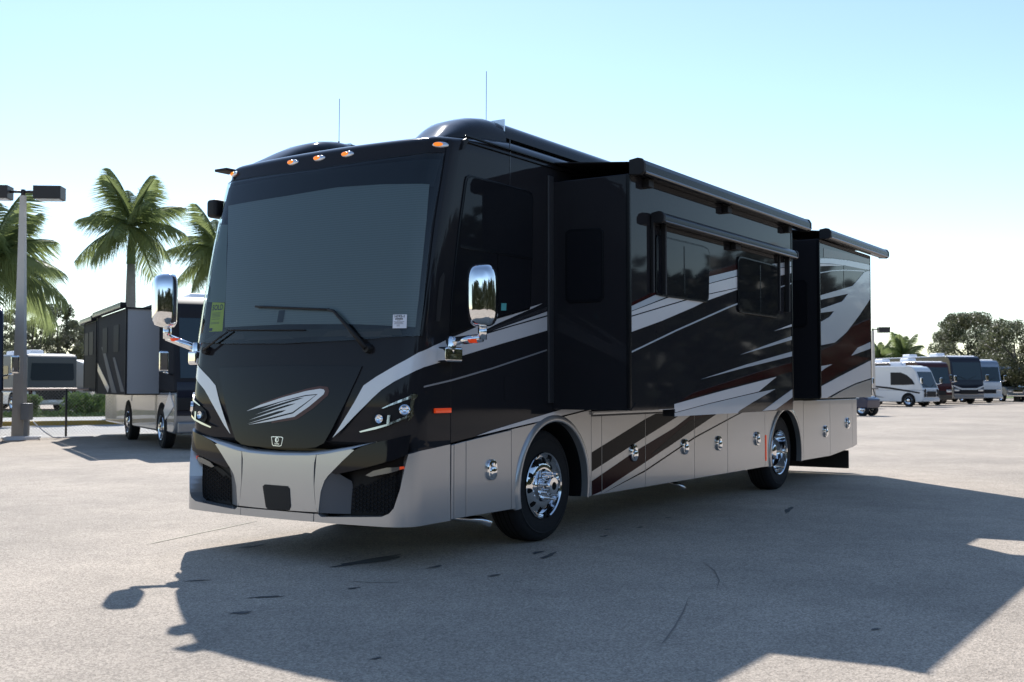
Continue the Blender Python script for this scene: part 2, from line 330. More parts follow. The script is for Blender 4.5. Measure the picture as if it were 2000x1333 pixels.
D['M_win1div']=[(1.188,2.762),(1.187,2.259)]
D['M_win2div']=[(3.159,2.757),(3.162,2.206)]
D['M_edges']=[(0.096,3.269),(0.097,1.223),(4.235,3.128),(4.231,1.124)]
D['M_low']=[(0.107,1.189),(0.98,1.189),(0.991,1.118),(2.519,1.118),(4.231,1.124)]
D['M_aw']=[(0.092,3.382),(0.209,3.406),(0.208,3.259),(4.529,3.396),(4.526,3.303)]
D['M_waw']=[(0.324,2.935),(0.687,2.985),(0.686,2.885),(4.091,2.98),(4.089,2.895)]
D['M_arms']=[(0.394,2.856),(0.388,2.23),(0.601,2.875),(0.594,2.244),(3.749,2.839),(3.735,2.26),(4.002,2.875),(3.987,2.286)]
D['R_band1']=[(5.405,3.028),(5.911,3.071),(6.611,3.11),(7.367,3.134),(7.673,3.141),(7.67,3.069),(7.363,3.053),(6.487,3.029),(5.909,3.002),(5.403,2.965)]
D['R_thin2']=[(5.403,2.956),(5.908,2.994),(6.416,3.022),(5.908,2.977),(5.402,2.928)]
D['R_thin3']=[(5.399,2.849),(5.906,2.916),(6.485,2.974),(7.363,3.034),(7.362,3.02),(6.485,2.962),(5.905,2.905),(5.399,2.837)]
D['R_big']=[(7.34,3.009),(7.661,3.059),(7.644,2.644),(7.083,2.383),(6.482,2.122),(5.989,1.971),(5.386,1.916),(5.395,2.214),(5.766,2.294),(5.97,2.383),(5.399,2.331),(5.401,2.379),(6.32,2.532),(6.588,2.655),(5.405,2.497),(5.407,2.554),(6.798,2.776)]
D['R_bladeL']=[(6.687,1.81),(6.989,1.928),(7.625,2.027),(7.621,1.934)]
D['R_bladeS']=[(5.404,1.652),(5.863,1.682),(5.549,1.62),(5.402,1.585)]
D['R_bigW']=[(5.395,1.394),(6.181,1.525),(7.651,1.762),(7.64,1.51),(6.861,1.434),(6.174,1.336),(5.628,1.245),(5.391,1.248)]
D['R_silver']=[(5.784,1.246),(6.306,1.335),(6.86,1.413),(7.639,1.49),(7.636,1.234)]
D['R_redlow']=[(5.41,1.853),(6.131,1.974),(6.75,2.215),(7.661,2.365),(7.648,2.054),(6.735,1.813),(7.637,1.799),(6.182,1.566),(5.396,1.413)]
D['R_redtop']=[(5.564,3.174),(6.375,3.198),(7.636,3.224),(7.633,3.15),(7.367,3.146),(6.611,3.122),(5.911,3.08),(5.56,3.055)]
D['R_edges']=[(5.434,3.063),(5.375,1.251),(7.648,3.201),(7.615,1.229)]
D['R_aw']=[(5.444,3.374),(5.67,3.406),(5.687,3.274),(8.131,3.39),(8.126,3.29)]
# patch draped on the curved front: polygon in (u,z), lifted by off, skirt of depth thick
def patch(name,poly,off,mt,parent=None,thick=0.0,grid=.06,mirror=False):
    if mirror: poly=[(-u,z) for u,z in poly][::-1]
    bm=bmesh.new(); vs=[bm.verts.new((u,z,0)) for u,z in poly]; fc=bm.faces.new(vs)
    bmesh.ops.triangulate(bm,faces=[fc])
    us=[p[0] for p in poly]; zs=[p[1] for p in poly]
    def cuts(lo,hi,ax):
        n=int((hi-lo)/grid)
        for i in range(1,n+1):
            c=lo+(hi-lo)*i/(n+1); co=[0,0,0]; co[ax]=c; no=[0,0,0]; no[ax]=1
            bmesh.ops.bisect_plane(bm,geom=bm.verts[:]+bm.edges[:]+bm.faces[:],dist=1e-6,plane_co=co,plane_no=no)
    cuts(min(us),max(us),0); cuts(min(zs),max(zs),1)
    bmesh.ops.remove_doubles(bm,verts=bm.verts[:],dist=1e-5)
    bm.verts.index_update(); bm.normal_update()
    if sum(f.normal.z*f.calc_area() for f in bm.faces)>0: bmesh.ops.reverse_faces(bm,faces=bm.faces[:])
    bm.verts.ensure_lookup_table(); bm.verts.index_update()
    uv=[(v.co.x,v.co.y) for v in bm.verts]
    V=[S(u,z,off) for u,z in uv]; N=[SN(u,z) for u,z in uv]
    F=[tuple(v.index for v in f.verts) for f in bm.faces]
    # orient outward
    a,b,c=[Vector(V[i]) for i in F[0][:3]]
    if (b-a).cross(c-a).dot(Vector(N[F[0][0]]))<0: F=[f[::-1] for f in F]
    nl=[N[i] for f in F for i in f]
    if thick:
        bed=[(e.verts[0].index,e.verts[1].index) for e in bm.edges if len(e.link_faces)==1]
        low={}
        for i,j in bed:
            for q in (i,j):
                if q not in low:
                    low[q]=len(V); V.append(S(*uv[q],off-thick))
        cen=Vector([sum(V[i][k] for i in range(len(uv)))/len(uv) for k in range(3)])
        edir={}
        for f in F:
            for k in range(len(f)): edir[(f[k],f[(k+1)%len(f)])]=1
        for i,j in bed:
            if (i,j) in edir: i,j=j,i
            k0=len(V); V+= [V[i],V[j],V[low[j]],V[low[i]]]
            q=(k0,k0+1,k0+2,k0+3); F.append(q)
            n=(Vector(V[k0+1])-Vector(V[k0])).cross(Vector(V[k0+2])-Vector(V[k0]))
            n=n.normalized() if n.length>1e-12 else Vector((0,0,1)); nl+=[tuple(n)]*4
    bm.free()
    return mk(name,V,F,mt,parent,True,nl)
def mir(l): return [(-u,z) for u,z in l]
def sym(half): return half+mir(half)[::-1]
def ubx(x): return UC+(x-XC)
def surf_text(s,size,u0,z0,off,mt,parent,name,bold=0,flip=1,squash=1.0):
    v,f=text_mesh(s,size,bold); V=[S(u0+p[0]*squash,z0+p[1],off) for p in v]
    return mk(name,V,f,mt,parent)
RV=tag(empty('motorhome'),'large black and silver motorhome with slide-outs open, parked in front','motorhome')
# ---- body shell
def soff(u,z):
    a=abs(u)
    if z<.90: f=-.14
    elif z<.97: f=-.14+(.105)*(z-.90)/.07
    elif z<1.30: f=-.035*(1.30-z)/.33
    else: f=0
    k=min(1,max(0,(a-1.22)/.14)); return f*(1-k)+(-.006 if z<.96 else 0)*k
XE=9.42
def shell():
    us=[]; u=0
    while u<UC: us.append(u); u+=.045
    for i in range(1,7): us.append(UC+(ubx(-1.45)-UC)*i/6)
    us+= [ubx(x) for x in (-1.2,-.9,-.5,.2,1,2,3,4,5,6,7,8,9,9.3,XE)]
    us=[-q for q in us[:0:-1]]+us
    lows=[.36,.5,.65,.8,.9,.935,.97,1.05,1.13,1.19]; NU=26; NT=8; V=[];F=[];n=len(us)
    sm=lambda t: (lambda q:q*q*(3-2*q))(min(1,max(0,t)))
    def col(q):
        x,y=P2(q); xs=S0(q,3.36)[0]; k=sm((xs+1.5)/1.0); k1=sm((xs+1.5)/.3); z0=3.36+.06*k1; zt=3.455+.115*k; ins=.24-.09*k; out=[]
        zl=lows+[1.19+(z0-1.19)*i/NU for i in range(1,NU+1)]
        for z in zl:
            p=S(q,z,soff(q,z)) if abs(q)<ubx(-.8) else (x,y,z); out.append((min(p[0],XE),p[1],z))
        for i in range(1,NT+1):
            t=math.pi/2*i/NT; d=ins*(1-math.cos(t)); zz=z0+(zt-z0)*math.sin(t)
            p=S(q,z0,-d) if abs(q)<ubx(-.8) else (x,y+(d if q>0 else -d),z0)
            out.append((min(p[0],XE-d),p[1],zz))
        return zl+[z0]*NT,out
    cols=[col(q) for q in us]; nr=len(cols[0][1])
    for i in range(nr):
        for c in cols: V.append(c[1][i])
    for i in range(nr-1):
        zr_=cols[n//2][0][i]
        for j in range(n-1):
            xm=P2((us[j]+us[j+1])/2)[0]
            if zr_<1.189 and xm>-1.45: continue
            F.append((i*n+j,i*n+j+1,(i+1)*n+j+1,(i+1)*n+j))
        if zr_>=1.189: F.append((i*n+n-1,i*n,(i+1)*n,(i+1)*n+n-1))
    k=(nr-1)*n
    for j in range(n//2): F.append((k+j,k+j+1,k+n-2-j,k+n-1-j) if j+1!=n-2-j else (k+j,k+j+1,k+n-1-j))
    bm=bmesh.new(); vs=[bm.verts.new(v) for v in V]
    for f in F:
        if len(set(f))>2: bm.faces.new([vs[i] for i in dict.fromkeys(f)])
    bmesh.ops.delete(bm,geom=[v for v in bm.verts if not v.link_faces],context='VERTS')
    bmesh.ops.recalc_face_normals(bm,faces=bm.faces[:])
    return from_bm('body_shell',bm,BLK,RV,True,32)
SH=shell()
box('chassis',-1.5,9.3,.42,2.1,.42,1.25,UND,RV)
box('front_frame',-1.75,-1.2,.3,2.2,.38,.9,UND,RV)
# roof fairings
for ys in (1,-1):
    Y=lambda y: y if ys>0 else 2*HW-y
    rings=[]
    for x,zb,h in [(-1.46,3.41,.012),(-1.38,3.435,.032),(-1.27,3.46,.068),(-1.14,3.48,.125),(-1.0,3.50,.178),(-.85,3.51,.222),(-.68,3.52,.245),(-.50,3.52,.252)]:
        w=.31*min(1,.55+h*2.2); c=.10+w
        rings.append([(x,Y(c-w*math.copysign(abs(math.cos(a))**.7,math.cos(a))),zb+h*abs(math.sin(a))**.75) for a in [math.pi*i/14 for i in range(15)]])
    fo=loft('roof_fairing',rings,BLK,RV,closed=True,cap=True,ang=50)
    rings=[]
    for x in (-.485,2,5,8,9.25):
        rings.append([(x,Y(.42-.30*math.copysign(abs(math.cos(a))**.7,math.cos(a))),3.60+.175*abs(math.sin(a))**.75) for a in [math.pi*i/14 for i in range(15)]])
    loft('roof_fairing',rings,BLK,RV,closed=True,cap=True,ang=50)
    box('fairing_joint',-.502,-.484,*sorted((Y(.128),Y(.6))),3.56,3.765,LENS,RV)
    box('fairing_support',-.4,9.1,*sorted((Y(.2),Y(.6))),3.55,3.60,MBL,RV)
# gutter
for k,(z,t) in enumerate(((3.448,.016),(3.405,.010))):
    box('gutter',-1.27,9.3,-.022+.008*k,.004,z,z+t,ALU,RV,.003)
prism('gutter_end',[(-1.33,3.33),(-1.31,3.335),(-1.24,3.41),(-1.24,3.445),(-1.29,3.42)],-.02,.004,MBL,RV)
box('wall_joint',-.60,-.594,-.003,.004,3.15,3.55,CHA,RV)
# ---- windshield
ws=D['F_ws']; wp=[(0,3.235),(.6,3.25)]+ws+[(.75,1.765),(0,1.75)]
wpoly=[p for p in wp]+[(-u,z) for u,z in wp[::-1] if u>0]
patch('windshield',wpoly,.022,GLS,RV,.012,.08)
patch('sun_shade',D['F_shade'],.006,SHD,RV)
patch('shade_gap_light',D['F_shade_gap'],.0065,mat('gap_light_grey',(.20,.26,.25),.7),RV)  # pale patch painted for light seen through the glass past the shade
patch('visor_band',[(-1.25,3.22),(0,3.225),(1.25,3.22),(1.23,2.99),(.3,3.03),(-.3,3.03),(-1.23,2.99)],.0045,mat('visor_dark',(.012,.013,.018),.5),RV)
sg=patch('sold_sign',D['F_sold'],.012,YEL,RV); sg['label']='yellow sold card behind the windshield'
(ua,za),(ub,zb),(uc,zc),(ud,zd)=D['F_sold']; um=(ua+ub)/2
surf_text('SOLD',.068,um+.004,2.088,.0135,INK,sg,'lettering',.0012,squash=.95)
for i,zz in enumerate((2.04,2.028,2.016,2.004,1.985,1.955,1.945)):
    patch('print_line',[(um-.065,zz),(um+.06,zz),(um+.06,zz+.005),(um-.065,zz+.005)],.0135,mat('faded_ink',(.25,.29,.03),.6),sg)
patch('print_block',[(um-.095,1.885),(um-.03,1.885),(um-.03,1.91),(um-.095,1.91)],.0135,INK,sg)
st=patch('stock_sticker',D['F_sticker'],.026,PAP,RV); st['label']='white stock number sticker with barcode'
sm=(D['F_sticker'][0][0]+D['F_sticker'][1][0])/2
surf_text('16592-1',.026,sm,1.941,.0275,INK,st,'lettering',.0004)
for i in range(14): patch('barcode_bar',[(sm-.03+i*.0043,1.915),(sm-.03+i*.0043+.0026,1.915),(sm-.03+i*.0043+.0026,1.927),(sm-.03+i*.0043,1.927)],.0275,INK,st)
for zz,w in ((1.905,.012),(1.897,.042),(1.890,.03),(1.882,.036),(1.872,.012),(1.864,.012)): patch('print_line',[(sm-w,zz),(sm+w,zz),(sm+w,zz+.0035),(sm-w,zz+.0035)],.0275,mat('grey_ink',(.3,.31,.34),.6),st)
patch('toll_device',[(-.12,1.93),(-.05,1.93),(-.045,2.03),(-.115,2.03)],.012,mat('device_dark',(.03,.035,.05),.4),RV)
for i,(u,z,w_,h_,c) in enumerate(((.55,1.80,.16,.05,(.05,.04,.03)),(.85,1.79,.22,.045,(.07,.055,.045)),(1.05,1.80,.10,.06,(.04,.035,.03)),(-.2,1.79,.3,.035,(.035,.03,.028)),(-.62,1.80,.12,.06,(.05,.04,.035)))):
    patch('dash_item',[(u-w_,z),(u+w_,z),(u+w_*.7,z+h_),(u-w_*.6,z+h_*.9)],.0065+i*.0004,mat('dash_item_%d'%i,c,.5),RV)
for sd in (False,True):
    patch('pillar_trim',D['F_pillar'],.012,BLKF,RV,.012,.07,sd)
patch('vent_slot',D['F_slot'],.004,MBL,RV)
box('windshield_top_seam',0,.001,0,.001,3.3,3.301,MBL,RV) if False else None
patch('windshield_seam',[(-1.26,3.283),(0,3.243),(1.26,3.283),(1.26,3.29),(0,3.25),(-1.26,3.29)],.003,MBL,RV)
patch('dash_visor',[(-1.1,1.80),(1.15,1.80),(1.12,1.85),(-.85,1.885)],.0055,mat('dash_brown',(.02,.018,.016),.5),RV)
for nm,pl in (('wiper1',D['F_wiper1']),('wiper2',D['F_wiper2'])):
    w=empty('wiper',(0,0,0),0,RV)
    if nm=='wiper1': arm,bl=pl[:4],pl[3:]
    else: arm,bl=pl[:3],pl[3:]
    kq=1 if nm=='wiper1' else .55
    tube('wiper_arm',[S(u,z,.05) for u,z in arm],.014,MBL,w,8,[kq*r_ for r_ in (.022,.017,.012,.010)][:len(arm)])
    tube('wiper_blade',[S(bl[0][0]+(bl[-1][0]-bl[0][0])*t,bl[0][1]+(bl[-1][1]-bl[0][1])*t,.036) for t in [i/8 for i in range(9)]],.010*kq,MBL,w,6)
    p=S(*pl[0],.02); lathe('wiper_pivot',[(-.03,.0),(-.03,.03),(.0,.038),(.02,.038)],MBL,w,20).location=p
    w.children[-1].rotation_euler=(0,0,math.radians(-90))
# ---- front markers
def marker(u,z):
    e=empty('marker_light',S(u,z,.0),0,RV); n=Vector(SN(u,z)); e.rotation_euler=n.to_track_quat('Z','Y').to_euler()
    lens=[];base=[]
    for k,(mm,sx,sy,h,ox,nm) in enumerate(((LENS,.066,.026,.016,.012,'marker_base'),(AMB,.042,.019,.026,-.008,'marker_lens'))):
        V=[];F=[];N=20
        for r,hh in ((1,0),(.93,.6),(.7,.9),(.35,1)):
            for j in range(N): a=2*math.pi*j/N; V.append((ox+sx*r*math.cos(a),sy*r*math.sin(a),h*hh))
        for i in range(3):
            for j in range(N): F.append((i*N+j,i*N+(j+1)%N,(i+1)*N+(j+1)%N,(i+1)*N+j))
        F.append(tuple(3*N+j for j in range(N)))
        mk(nm,V,F,mm,e,True)
for u,z in D['F_markers']: marker(u,3.345)
# ---- hood, bumper
hp=D['F_hood']; patch('hood_panel',[(0,1.57)]+hp+[(0,.905)]+mir(hp)[::-1] if False else hp+mir(hp)[::-1],.010,BLKF,RV,.010,.07)
for sd in (False,True):
    patch('front_stripe',D['F_wide_stripe'],.004,WHT,RV,0,.05,sd)
lo,up_=D['F_ledge_lo'],D['F_ledge_up']; lo=mir(lo)[::-1]+lo; up_=mir(up_)[::-1]+up_
def strip(name,lo,up_,o0,o1,mt,sub=5):
    V=[];F=[]
    L=[];U=[]
    for i in range(len(lo)-1):
        for k in range(sub):
            t=k/sub; L.append([lo[i][q]*(1-t)+lo[i+1][q]*t for q in (0,1)]); U.append([up_[i][q]*(1-t)+up_[i+1][q]*t for q in (0,1)])
    L.append(lo[-1]);U.append(up_[-1])
    for (a,b),(c,d) in zip(L,U):
        k=abs(a)/1.0; k=max(0,1-k**6)
        V+= [S(a,b,o0),S((a+c)/2,(b*.3+d*.7),o0-.006),S(c,d,o0+(o1-o0)*k)]
    for i in range(len(L)-1): F+= [(3*i+q,3*i+q+1,3*i+q+4,3*i+q+3) for q in (0,1)]
    return mk(name,V,F,mt,RV,True)
strip('bumper_ledge',lo,up_,0,-.085,SIL)
sc=D['F_seam_center']; llo=D['F_ledge_lo']
ctop=[p for p in llo if p[0]<.42]
cpoly=ctop+[(.420,.862)]+[(u-.003,z) for u,z in sc[1:]]+[(.3,.410),(.0,.408)]
cpoly=cpoly+[(-u,z) for u,z in cpoly[::-1] if u>.001]
bc=patch('bumper_panel',cpoly,0,SIL,RV,.05,.06)
pl=D['F_plate']; patch('plate_mount',pl,.006,MBL,bc,.006,.06)
rail=[(-.408,.335),(0,.335),(.408,.335),(.412,.398),(0,.400),(-.412,.398)]
patch('bumper_rail',rail,.004,SIL,RV,.10,.06)
for sd in (False,True):
    bs=[(u+.002,z) for u,z in D['F_bump_side']]; patch('bumper_panel',bs,0,SIL,RV,.11,.05,sd)
    bl=D['F_bump_low']; bl=[(.417,.398)]+bl[1:]+[(ubx(-1.452),.335),(1.5,.335),(1.38,.333),(1.2,.333),(.9,.333),(.6,.333),(.417,.335)]
    patch('bumper_corner',bl,.002,SIL,RV,.11,.045,sd)
    patch('bumper_gloss_panel',D['F_gloss_panel'],-.004,BLKF,RV,.11,.05,sd)
    patch('fog_light',D['F_fog'],-.055,mat('fog_lens',(.16,.165,.17),.15,.7,.3),RV,.03,.05,sd); patch('fog_turn_lamp',D['F_fog_amber'],-.05,ORG,RV,.02,.05,sd)
    g=patch('lower_grille',D['F_grille'],-.12,MBL2,RV,0,.06,sd)
    # honeycomb relief of the lower grille
    V=[];F=[]
    for i in range(16):
        for j in range(10):
            u=.72+i*.034; z=.43+j*.033+(.0165 if i%2 else 0)
            if not (u<1.19 and z<.60+.35*(u-.7) and z<.75): continue
            uu=-u if sd else u; k=len(V)
            for a in range(6): V.append(S(uu+.017*math.cos(a*math.pi/3),z+.015*math.sin(a*math.pi/3),-.112))
            V.append(S(uu,z,-.128)); F+= [(k+a,k+(a+1)%6,k+6) for a in range(6)]
    mk('grille_mesh',V,F,MBL,g)
    patch('pocket_liner',[(.46,.36),(1.28,.36),(1.28,.93),(.9,.96),(.5,.90)],-.128,MBL2,RV,0,.06,sd)
    q=-1 if sd else 1; A_=[(.600,.745),(.543,.701),(.509,.661),(.474,.57),(.458,.406)]; B_=[(.69,.66),(.70,.63),(.70,.60),(.69,.52),(.685,.40)]
    V=[];F=[]
    for (a,b),(c,d) in zip(A_,B_): V+= [S(q*a,b,-.012),S(q*(a*.5+c*.5),(b+d)/2,-.06),S(q*c,d,-.122)]
    for i in range(4): F+= [(3*i+k,3*i+k+1,3*i+k+4,3*i+k+3) for k in (0,1)]
    mk('pocket_side',V,F,mat('pocket_grey',(.13,.13,.135),.5),RV,True)
    # headlight
    hl=empty('headlight',(0,0,0),0,RV)
    patch('lamp_pocket',D['F_hl_pocket'],.002,MBL2,hl,0,.05,sd)
    for q in ('hl_top','hl_corner','hl_right','hl_bot','hl_bar'): patch('chrome_trim',D['F_'+q],.016 if q!='hl_corner' else .020,mat('dark_chrome',(.62,.60,.56),.12,1),hl,.014,.05,sd)
    for q,r in (('lamp1',.042),('lamp2',.034)):
        u,z=D['F_'+q][0]; u=-u if sd else u
        o=lathe('lamp',[(.012,0.0),(.016,r*.35),(.006,r*.5),(.010,r*.8),(.022,r),(.0,r*1.08)],LAMP,hl,24,'z'); o.location=S(u,z,.004); o.rotation_euler=Vector(SN(u,z)).to_track_quat('Z','Y').to_euler()
lg=patch('wing_emblem',D['F_logoR'],.0125,mat('emblem_red',(.06,.008,.008),.3),RV)
patch('emblem_blade',D['F_logoA'],.014,WHT,lg); patch('emblem_blade',D['F_logoB'],.0145,WHT,lg)
sh=D['F_shield']; cu=sum(p[0] for p in sh)/8; cz=sum(p[1] for p in sh)/8
bd=patch('badge',sh,.013,LENS,RV,.006); patch('badge_face',[(cu+(u-cu)*.88,cz+(z-cz)*.86) for u,z in sh],.0145,BLKF,bd)
c0=D['F_shield_c'][0]; surf_text('TIFFIN',.019,cu,cz-.022,.0155,LENS,bd,'lettering',.0003)
patch('badge_disc',[(cu+.020*math.cos(a),cz+.012+.022*math.sin(a)) for a in [2*math.pi*i/18 for i in range(18)]],.0155,LENS,bd)
patch('badge_mark',[(cu-.003,cz-.004),(cu+.012,cz+.004),(cu+.012,cz+.022),(cu-.002,cz+.028)],.0165,BLKF,bd)
# ---- driver side wall
def wall_fill(name,pts,mt,parent,y=-.004,th=.006,bev=0): return prism(name,pts,y,y+th,mt,parent,'y',bev)
top=D['W_silver_top']
def ztop(x):
    if x<=top[0][0]: return top[0][1]
    for a,b in zip(top,top[1:]):
        if a[0]<=x<=b[0]: return a[1]+(b[1]-a[1])*(x-a[0])/(b[0]-a[0])
    return 1.114
wall_fill('lower_wall',[(-1.452,ztop(-1.452))]+[(x,z+.010) for x,z in top]+[(.812,1.114),(5.40,1.114),(5.40,1.192),(-1.452,1.192)],BLK,RV,-.001,.03)
wall_fill('side_blade',D['W_blade'],WHT,RV,-.008,.008)
for q,mt in (('stripe_main',WHT),('stripe_top',WHT),('stripe_grey',CHA),('stripe_thin',WHT),('line',mat('stripe_grey_paint',(.30,.31,.33),.25,.2,.5))):
    pts=D['W_'+q]
    if q=='line': pts=[p for p in pts if p[0]>-1.6]+[] ; pts=clip(D['W_line'],-1.80,.01)
    wall_fill('side_stripe',pts,mt,RV,-.004,.003)
SB=[(-1.447,-1.409),(-1.409,-1.245),(-1.245,-.58)]
STR=[(D['W_band1'],BAND,-.0075),(D['W_band2'],BANDR,-.0075),(D['W_band2blk'],BAND,-.009),(D['W_line2'],BAND,-.0085)]
def arc_poly(x0,x1,cx,r,cz,zb,topf):
    a0=math.asin((zb-cz)/r); pts=[(x0,zb),(cx-r*math.cos(a0),zb)]
    n=28
    for i in range(1,n): a=math.pi-a0-(math.pi-2*a0)*i/n; pts.append((cx+r*math.cos(a),cz+r*math.sin(a)))
    pts+= [(cx+r*math.cos(a0),zb),(x1,zb)]
    m=12
    for i in range(m+1): x=x1+(x0-x1)*i/m; pts.append((x,topf(x)))
    return pts
def fender(x0,x1,cx,r,topf,side):
    cz=.49; y0,y1=(-.004,.03) if side>0 else (2*HW-.03,2*HW+.004)
    p=prism('wheel_arch',arc_poly(x0,x1,cx,r,cz,.345,topf),y0,y1,SIL,RV,'y')
    # flared lip
    a0=math.asin((.345-cz)/r); rings=[]
    for i in range(41):
        a=math.pi-a0-(math.pi-2*a0)*i/40; ring=[]
        for dr,dy in ((-.004,.05),(-.006,-.020),(.012,-.028),(.045,-.018),(.062,.0),(.062,.02)):
            rr=r+dr; y=dy if side>0 else 2*HW-dy
            ring.append((cx+rr*math.cos(a),y,cz+rr*math.sin(a)))
        rings.append(ring)
    loft('arch_lip',rings,SIL,p,closed=False,cap=False,ang=60)
    # dark inner liner
    rings=[]
    for i in range(25):
        a=math.pi-a0-(math.pi-2*a0)*i/24
        rings.append([(cx+r*math.cos(a),y if side>0 else 2*HW-y,cz+r*math.sin(a)) for y in (.03,.45)])
    loft('wheel_well',rings,UND,p,closed=False,cap=False)
    return p
tf=lambda x: ztop(x)-.004
def bottom(x): 
    b=[(6.885,.345),(8.035,.345),(8.671,.371),(9.228,.428),(9.434,.455)]
    if x<b[0][0]: return .345
    for p,q in zip(b,b[1:]):
        if p[0]<=x<=q[0]: return p[1]+(q[1]-p[1])*(x-p[0])/(q[0]-p[0])
    return b[-1][1]
def latch(x,z,parent,side=1):
    e=empty('latch',(x,-.008 if side>0 else 2*HW+.008,z),0 if side>0 else math.pi,parent)
    w,h=.066,.088
    def rr(w,h,y,k=.7): return [(w*math.copysign(abs(math.cos(a))**k,math.cos(a)),y,h*math.copysign(abs(math.sin(a))**k,math.sin(a))) for a in [2*math.pi*i/24 for i in range(24)]]
    loft('latch_plate',[rr(w,h,.004),rr(w,h,-.010),rr(w*.92,h*.94,-.020),rr(w*.80,h*.84,-.022)],CHR,e)
    loft('latch_paddle',[rr(w*.66,h*.52,-.018),rr(w*.66,h*.52,-.032),rr(w*.5,h*.36,-.038)],CHR,e).location=(0,0,-.018)
    lathe('latch_lock',[(-.03,0),(-.03,.014),(-.02,.016)],CHR,e,14).location=(0,0,.045)
def panel(name,x0,x1,zt,with_latch=None,side=1,strips=True):
    g=.0035; pts=[(x0+g,bottom(x0)),(x1-g,bottom(x1))]
    tops=[(x1-g,zt(x1)-.003),(x0+g,zt(x0)-.003)]
    y0,y1=(-.006,.03) if side>0 else (2*HW-.03,2*HW+.006)
    p=prism(name,pts+tops,y0,y1,SIL,RV,'y',.004)
    if side>0 and strips:
        for poly,mt,y in STR:
            c=clip(poly,x0+g+.003,x1-g-.003)
            c=[(x,min(max(z,bottom(x)+.004),zt(x)-.008)) for x,z in c] if c else c
            if c and len(c)>2 and max(q[1] for q in c)-min(q[1] for q in c)>.01: prism('door_stripe',c,y,y+.003,mt,p)
    if with_latch: latch(with_latch[0],with_latch[1],p,side)
    return p
for a,b in SB[:2]: panel('lower_panel',a,b,tf)
panel('compartment_door',-1.245,-.58,tf,(-.89,.703))
fender(-.577,.809,.13,.595,tf,1)
zc=lambda x:1.114
for (a,b),l in zip([(.812,1.019),(1.019,1.96),(1.96,3.194),(3.194,4.156),(4.156,5.398)],[None,(1.686,.714),(2.925,.72),(3.871,.718),(5.102,.724)]): panel('compartment_door' if l else 'lower_panel',a,b,zc,l)
zr=lambda x:1.190
fender(5.401,6.888,6.17,.585,zc,1)
panel('compartment_door',6.891,8.077,zr,(7.844,.72)); panel('compartment_door',8.077,9.191,zr,(8.922,.81)); panel('rear_corner',9.191,9.436,zr)
prism('wheel_arch_cap',[(5.401,1.113),(6.888,1.113),(6.888,1.190),(5.401,1.190)],-.003,.03,SIL,RV)
prism('side_marker',D['W_marker'],-.022,0,ORG,RV,'y',.004)
rm=D['W_rmark']; prism('side_marker',[(5.405,.757),(5.437,.757),(5.437,.42),(5.405,.42)],-.016,0,ORG,RV,'y',.008)
# passenger side skirts
tz=lambda x:1.19
for a,b in ((-1.447,-.58),(.812,2.4),(2.4,4.0),(4.0,5.398),(6.891,8.1),(8.1,9.436)): panel('compartment_door',a,b,tz,None,-1)
fender(-.577,.809,.13,.595,tz,-1); fender(5.401,6.888,6.17,.585,tz,-1)
# rear cap lower, mud flap, exhaust
box('rear_bumper',9.30,9.44,.02,2*HW-.02,.46,1.19,SIL,RV,.03)
box('mud_flap',9.38,9.41,.12,2*HW-.12,.07,.36,RUB,RV,.01)
box('tail_light',9.436,9.45,.03,.12,1.02,1.17,ORG,RV,.004)
tube('exhaust_tip',[(-1.05,.30,.30),(-.86,.12,.275),(-.80,.06,.235)],.03,CHR2,RV,12)
tube('drain_pipe',[(2.95,.35,.34),(3.02,.10,.28),(3.05,.05,.235)],.022,CHR2,RV,12)
# fuel bay
bay=prism('fuel_door',[(-.688,1.485),(-.66,1.492),(-.52,1.492),(-.497,1.485),(-.497,1.285),(-.52,1.278),(-.66,1.278),(-.688,1.285)],-.006,0,BLK,RV,'y',.003)
box('wall_seam',-1.452,-1.447,-.002,.004,.95,2.0,MBL,RV)
# driver window
dw=D['W_win']; cxw=sum(p[0] for p in dw)/len(dw); czw=sum(p[1] for p in dw)/len(dw)
def grow(P,k):
    cx=sum(p[0] for p in P)/len(P); cz=sum(p[1] for p in P)/len(P)
    return [(cx+(x-cx)*(1+k/abs(x-cx) if abs(x-cx)>.05 else 1),cz+(z-cz)*(1+k/abs(z-cz) if abs(z-cz)>.05 else 1)) for x,z in P]
def window(P,y,parent,nm='window',t=.014,fm=None):
    fr=prism(nm,grow(P,.018),y-.010,y+.004,fm or ALU,parent,'y',.004); prism('pane',P,y-.013,y-.0101,DGL,fr); return fr
w=window(dw,0,RV,'driver_window')
(xa,za),(xb,zb)=D['W_win_div']; prism('window_bar',[(xa,za-.012),(xb,za-.012),(xb,za+.012),(xa,za+.012)],-.018,-.012,ALU,w)
(xa,za),(xb,zb)=D['W_win_v']; prism('window_bar',[(xa-.008,zb),(xa+.008,zb),(xa+.008,za-.03),(xa-.008,za-.03)],-.018,-.012,ALU,w)
prism('inspection_sticker',D['W_teal'],-.0165,-.0135,TEAL,w)
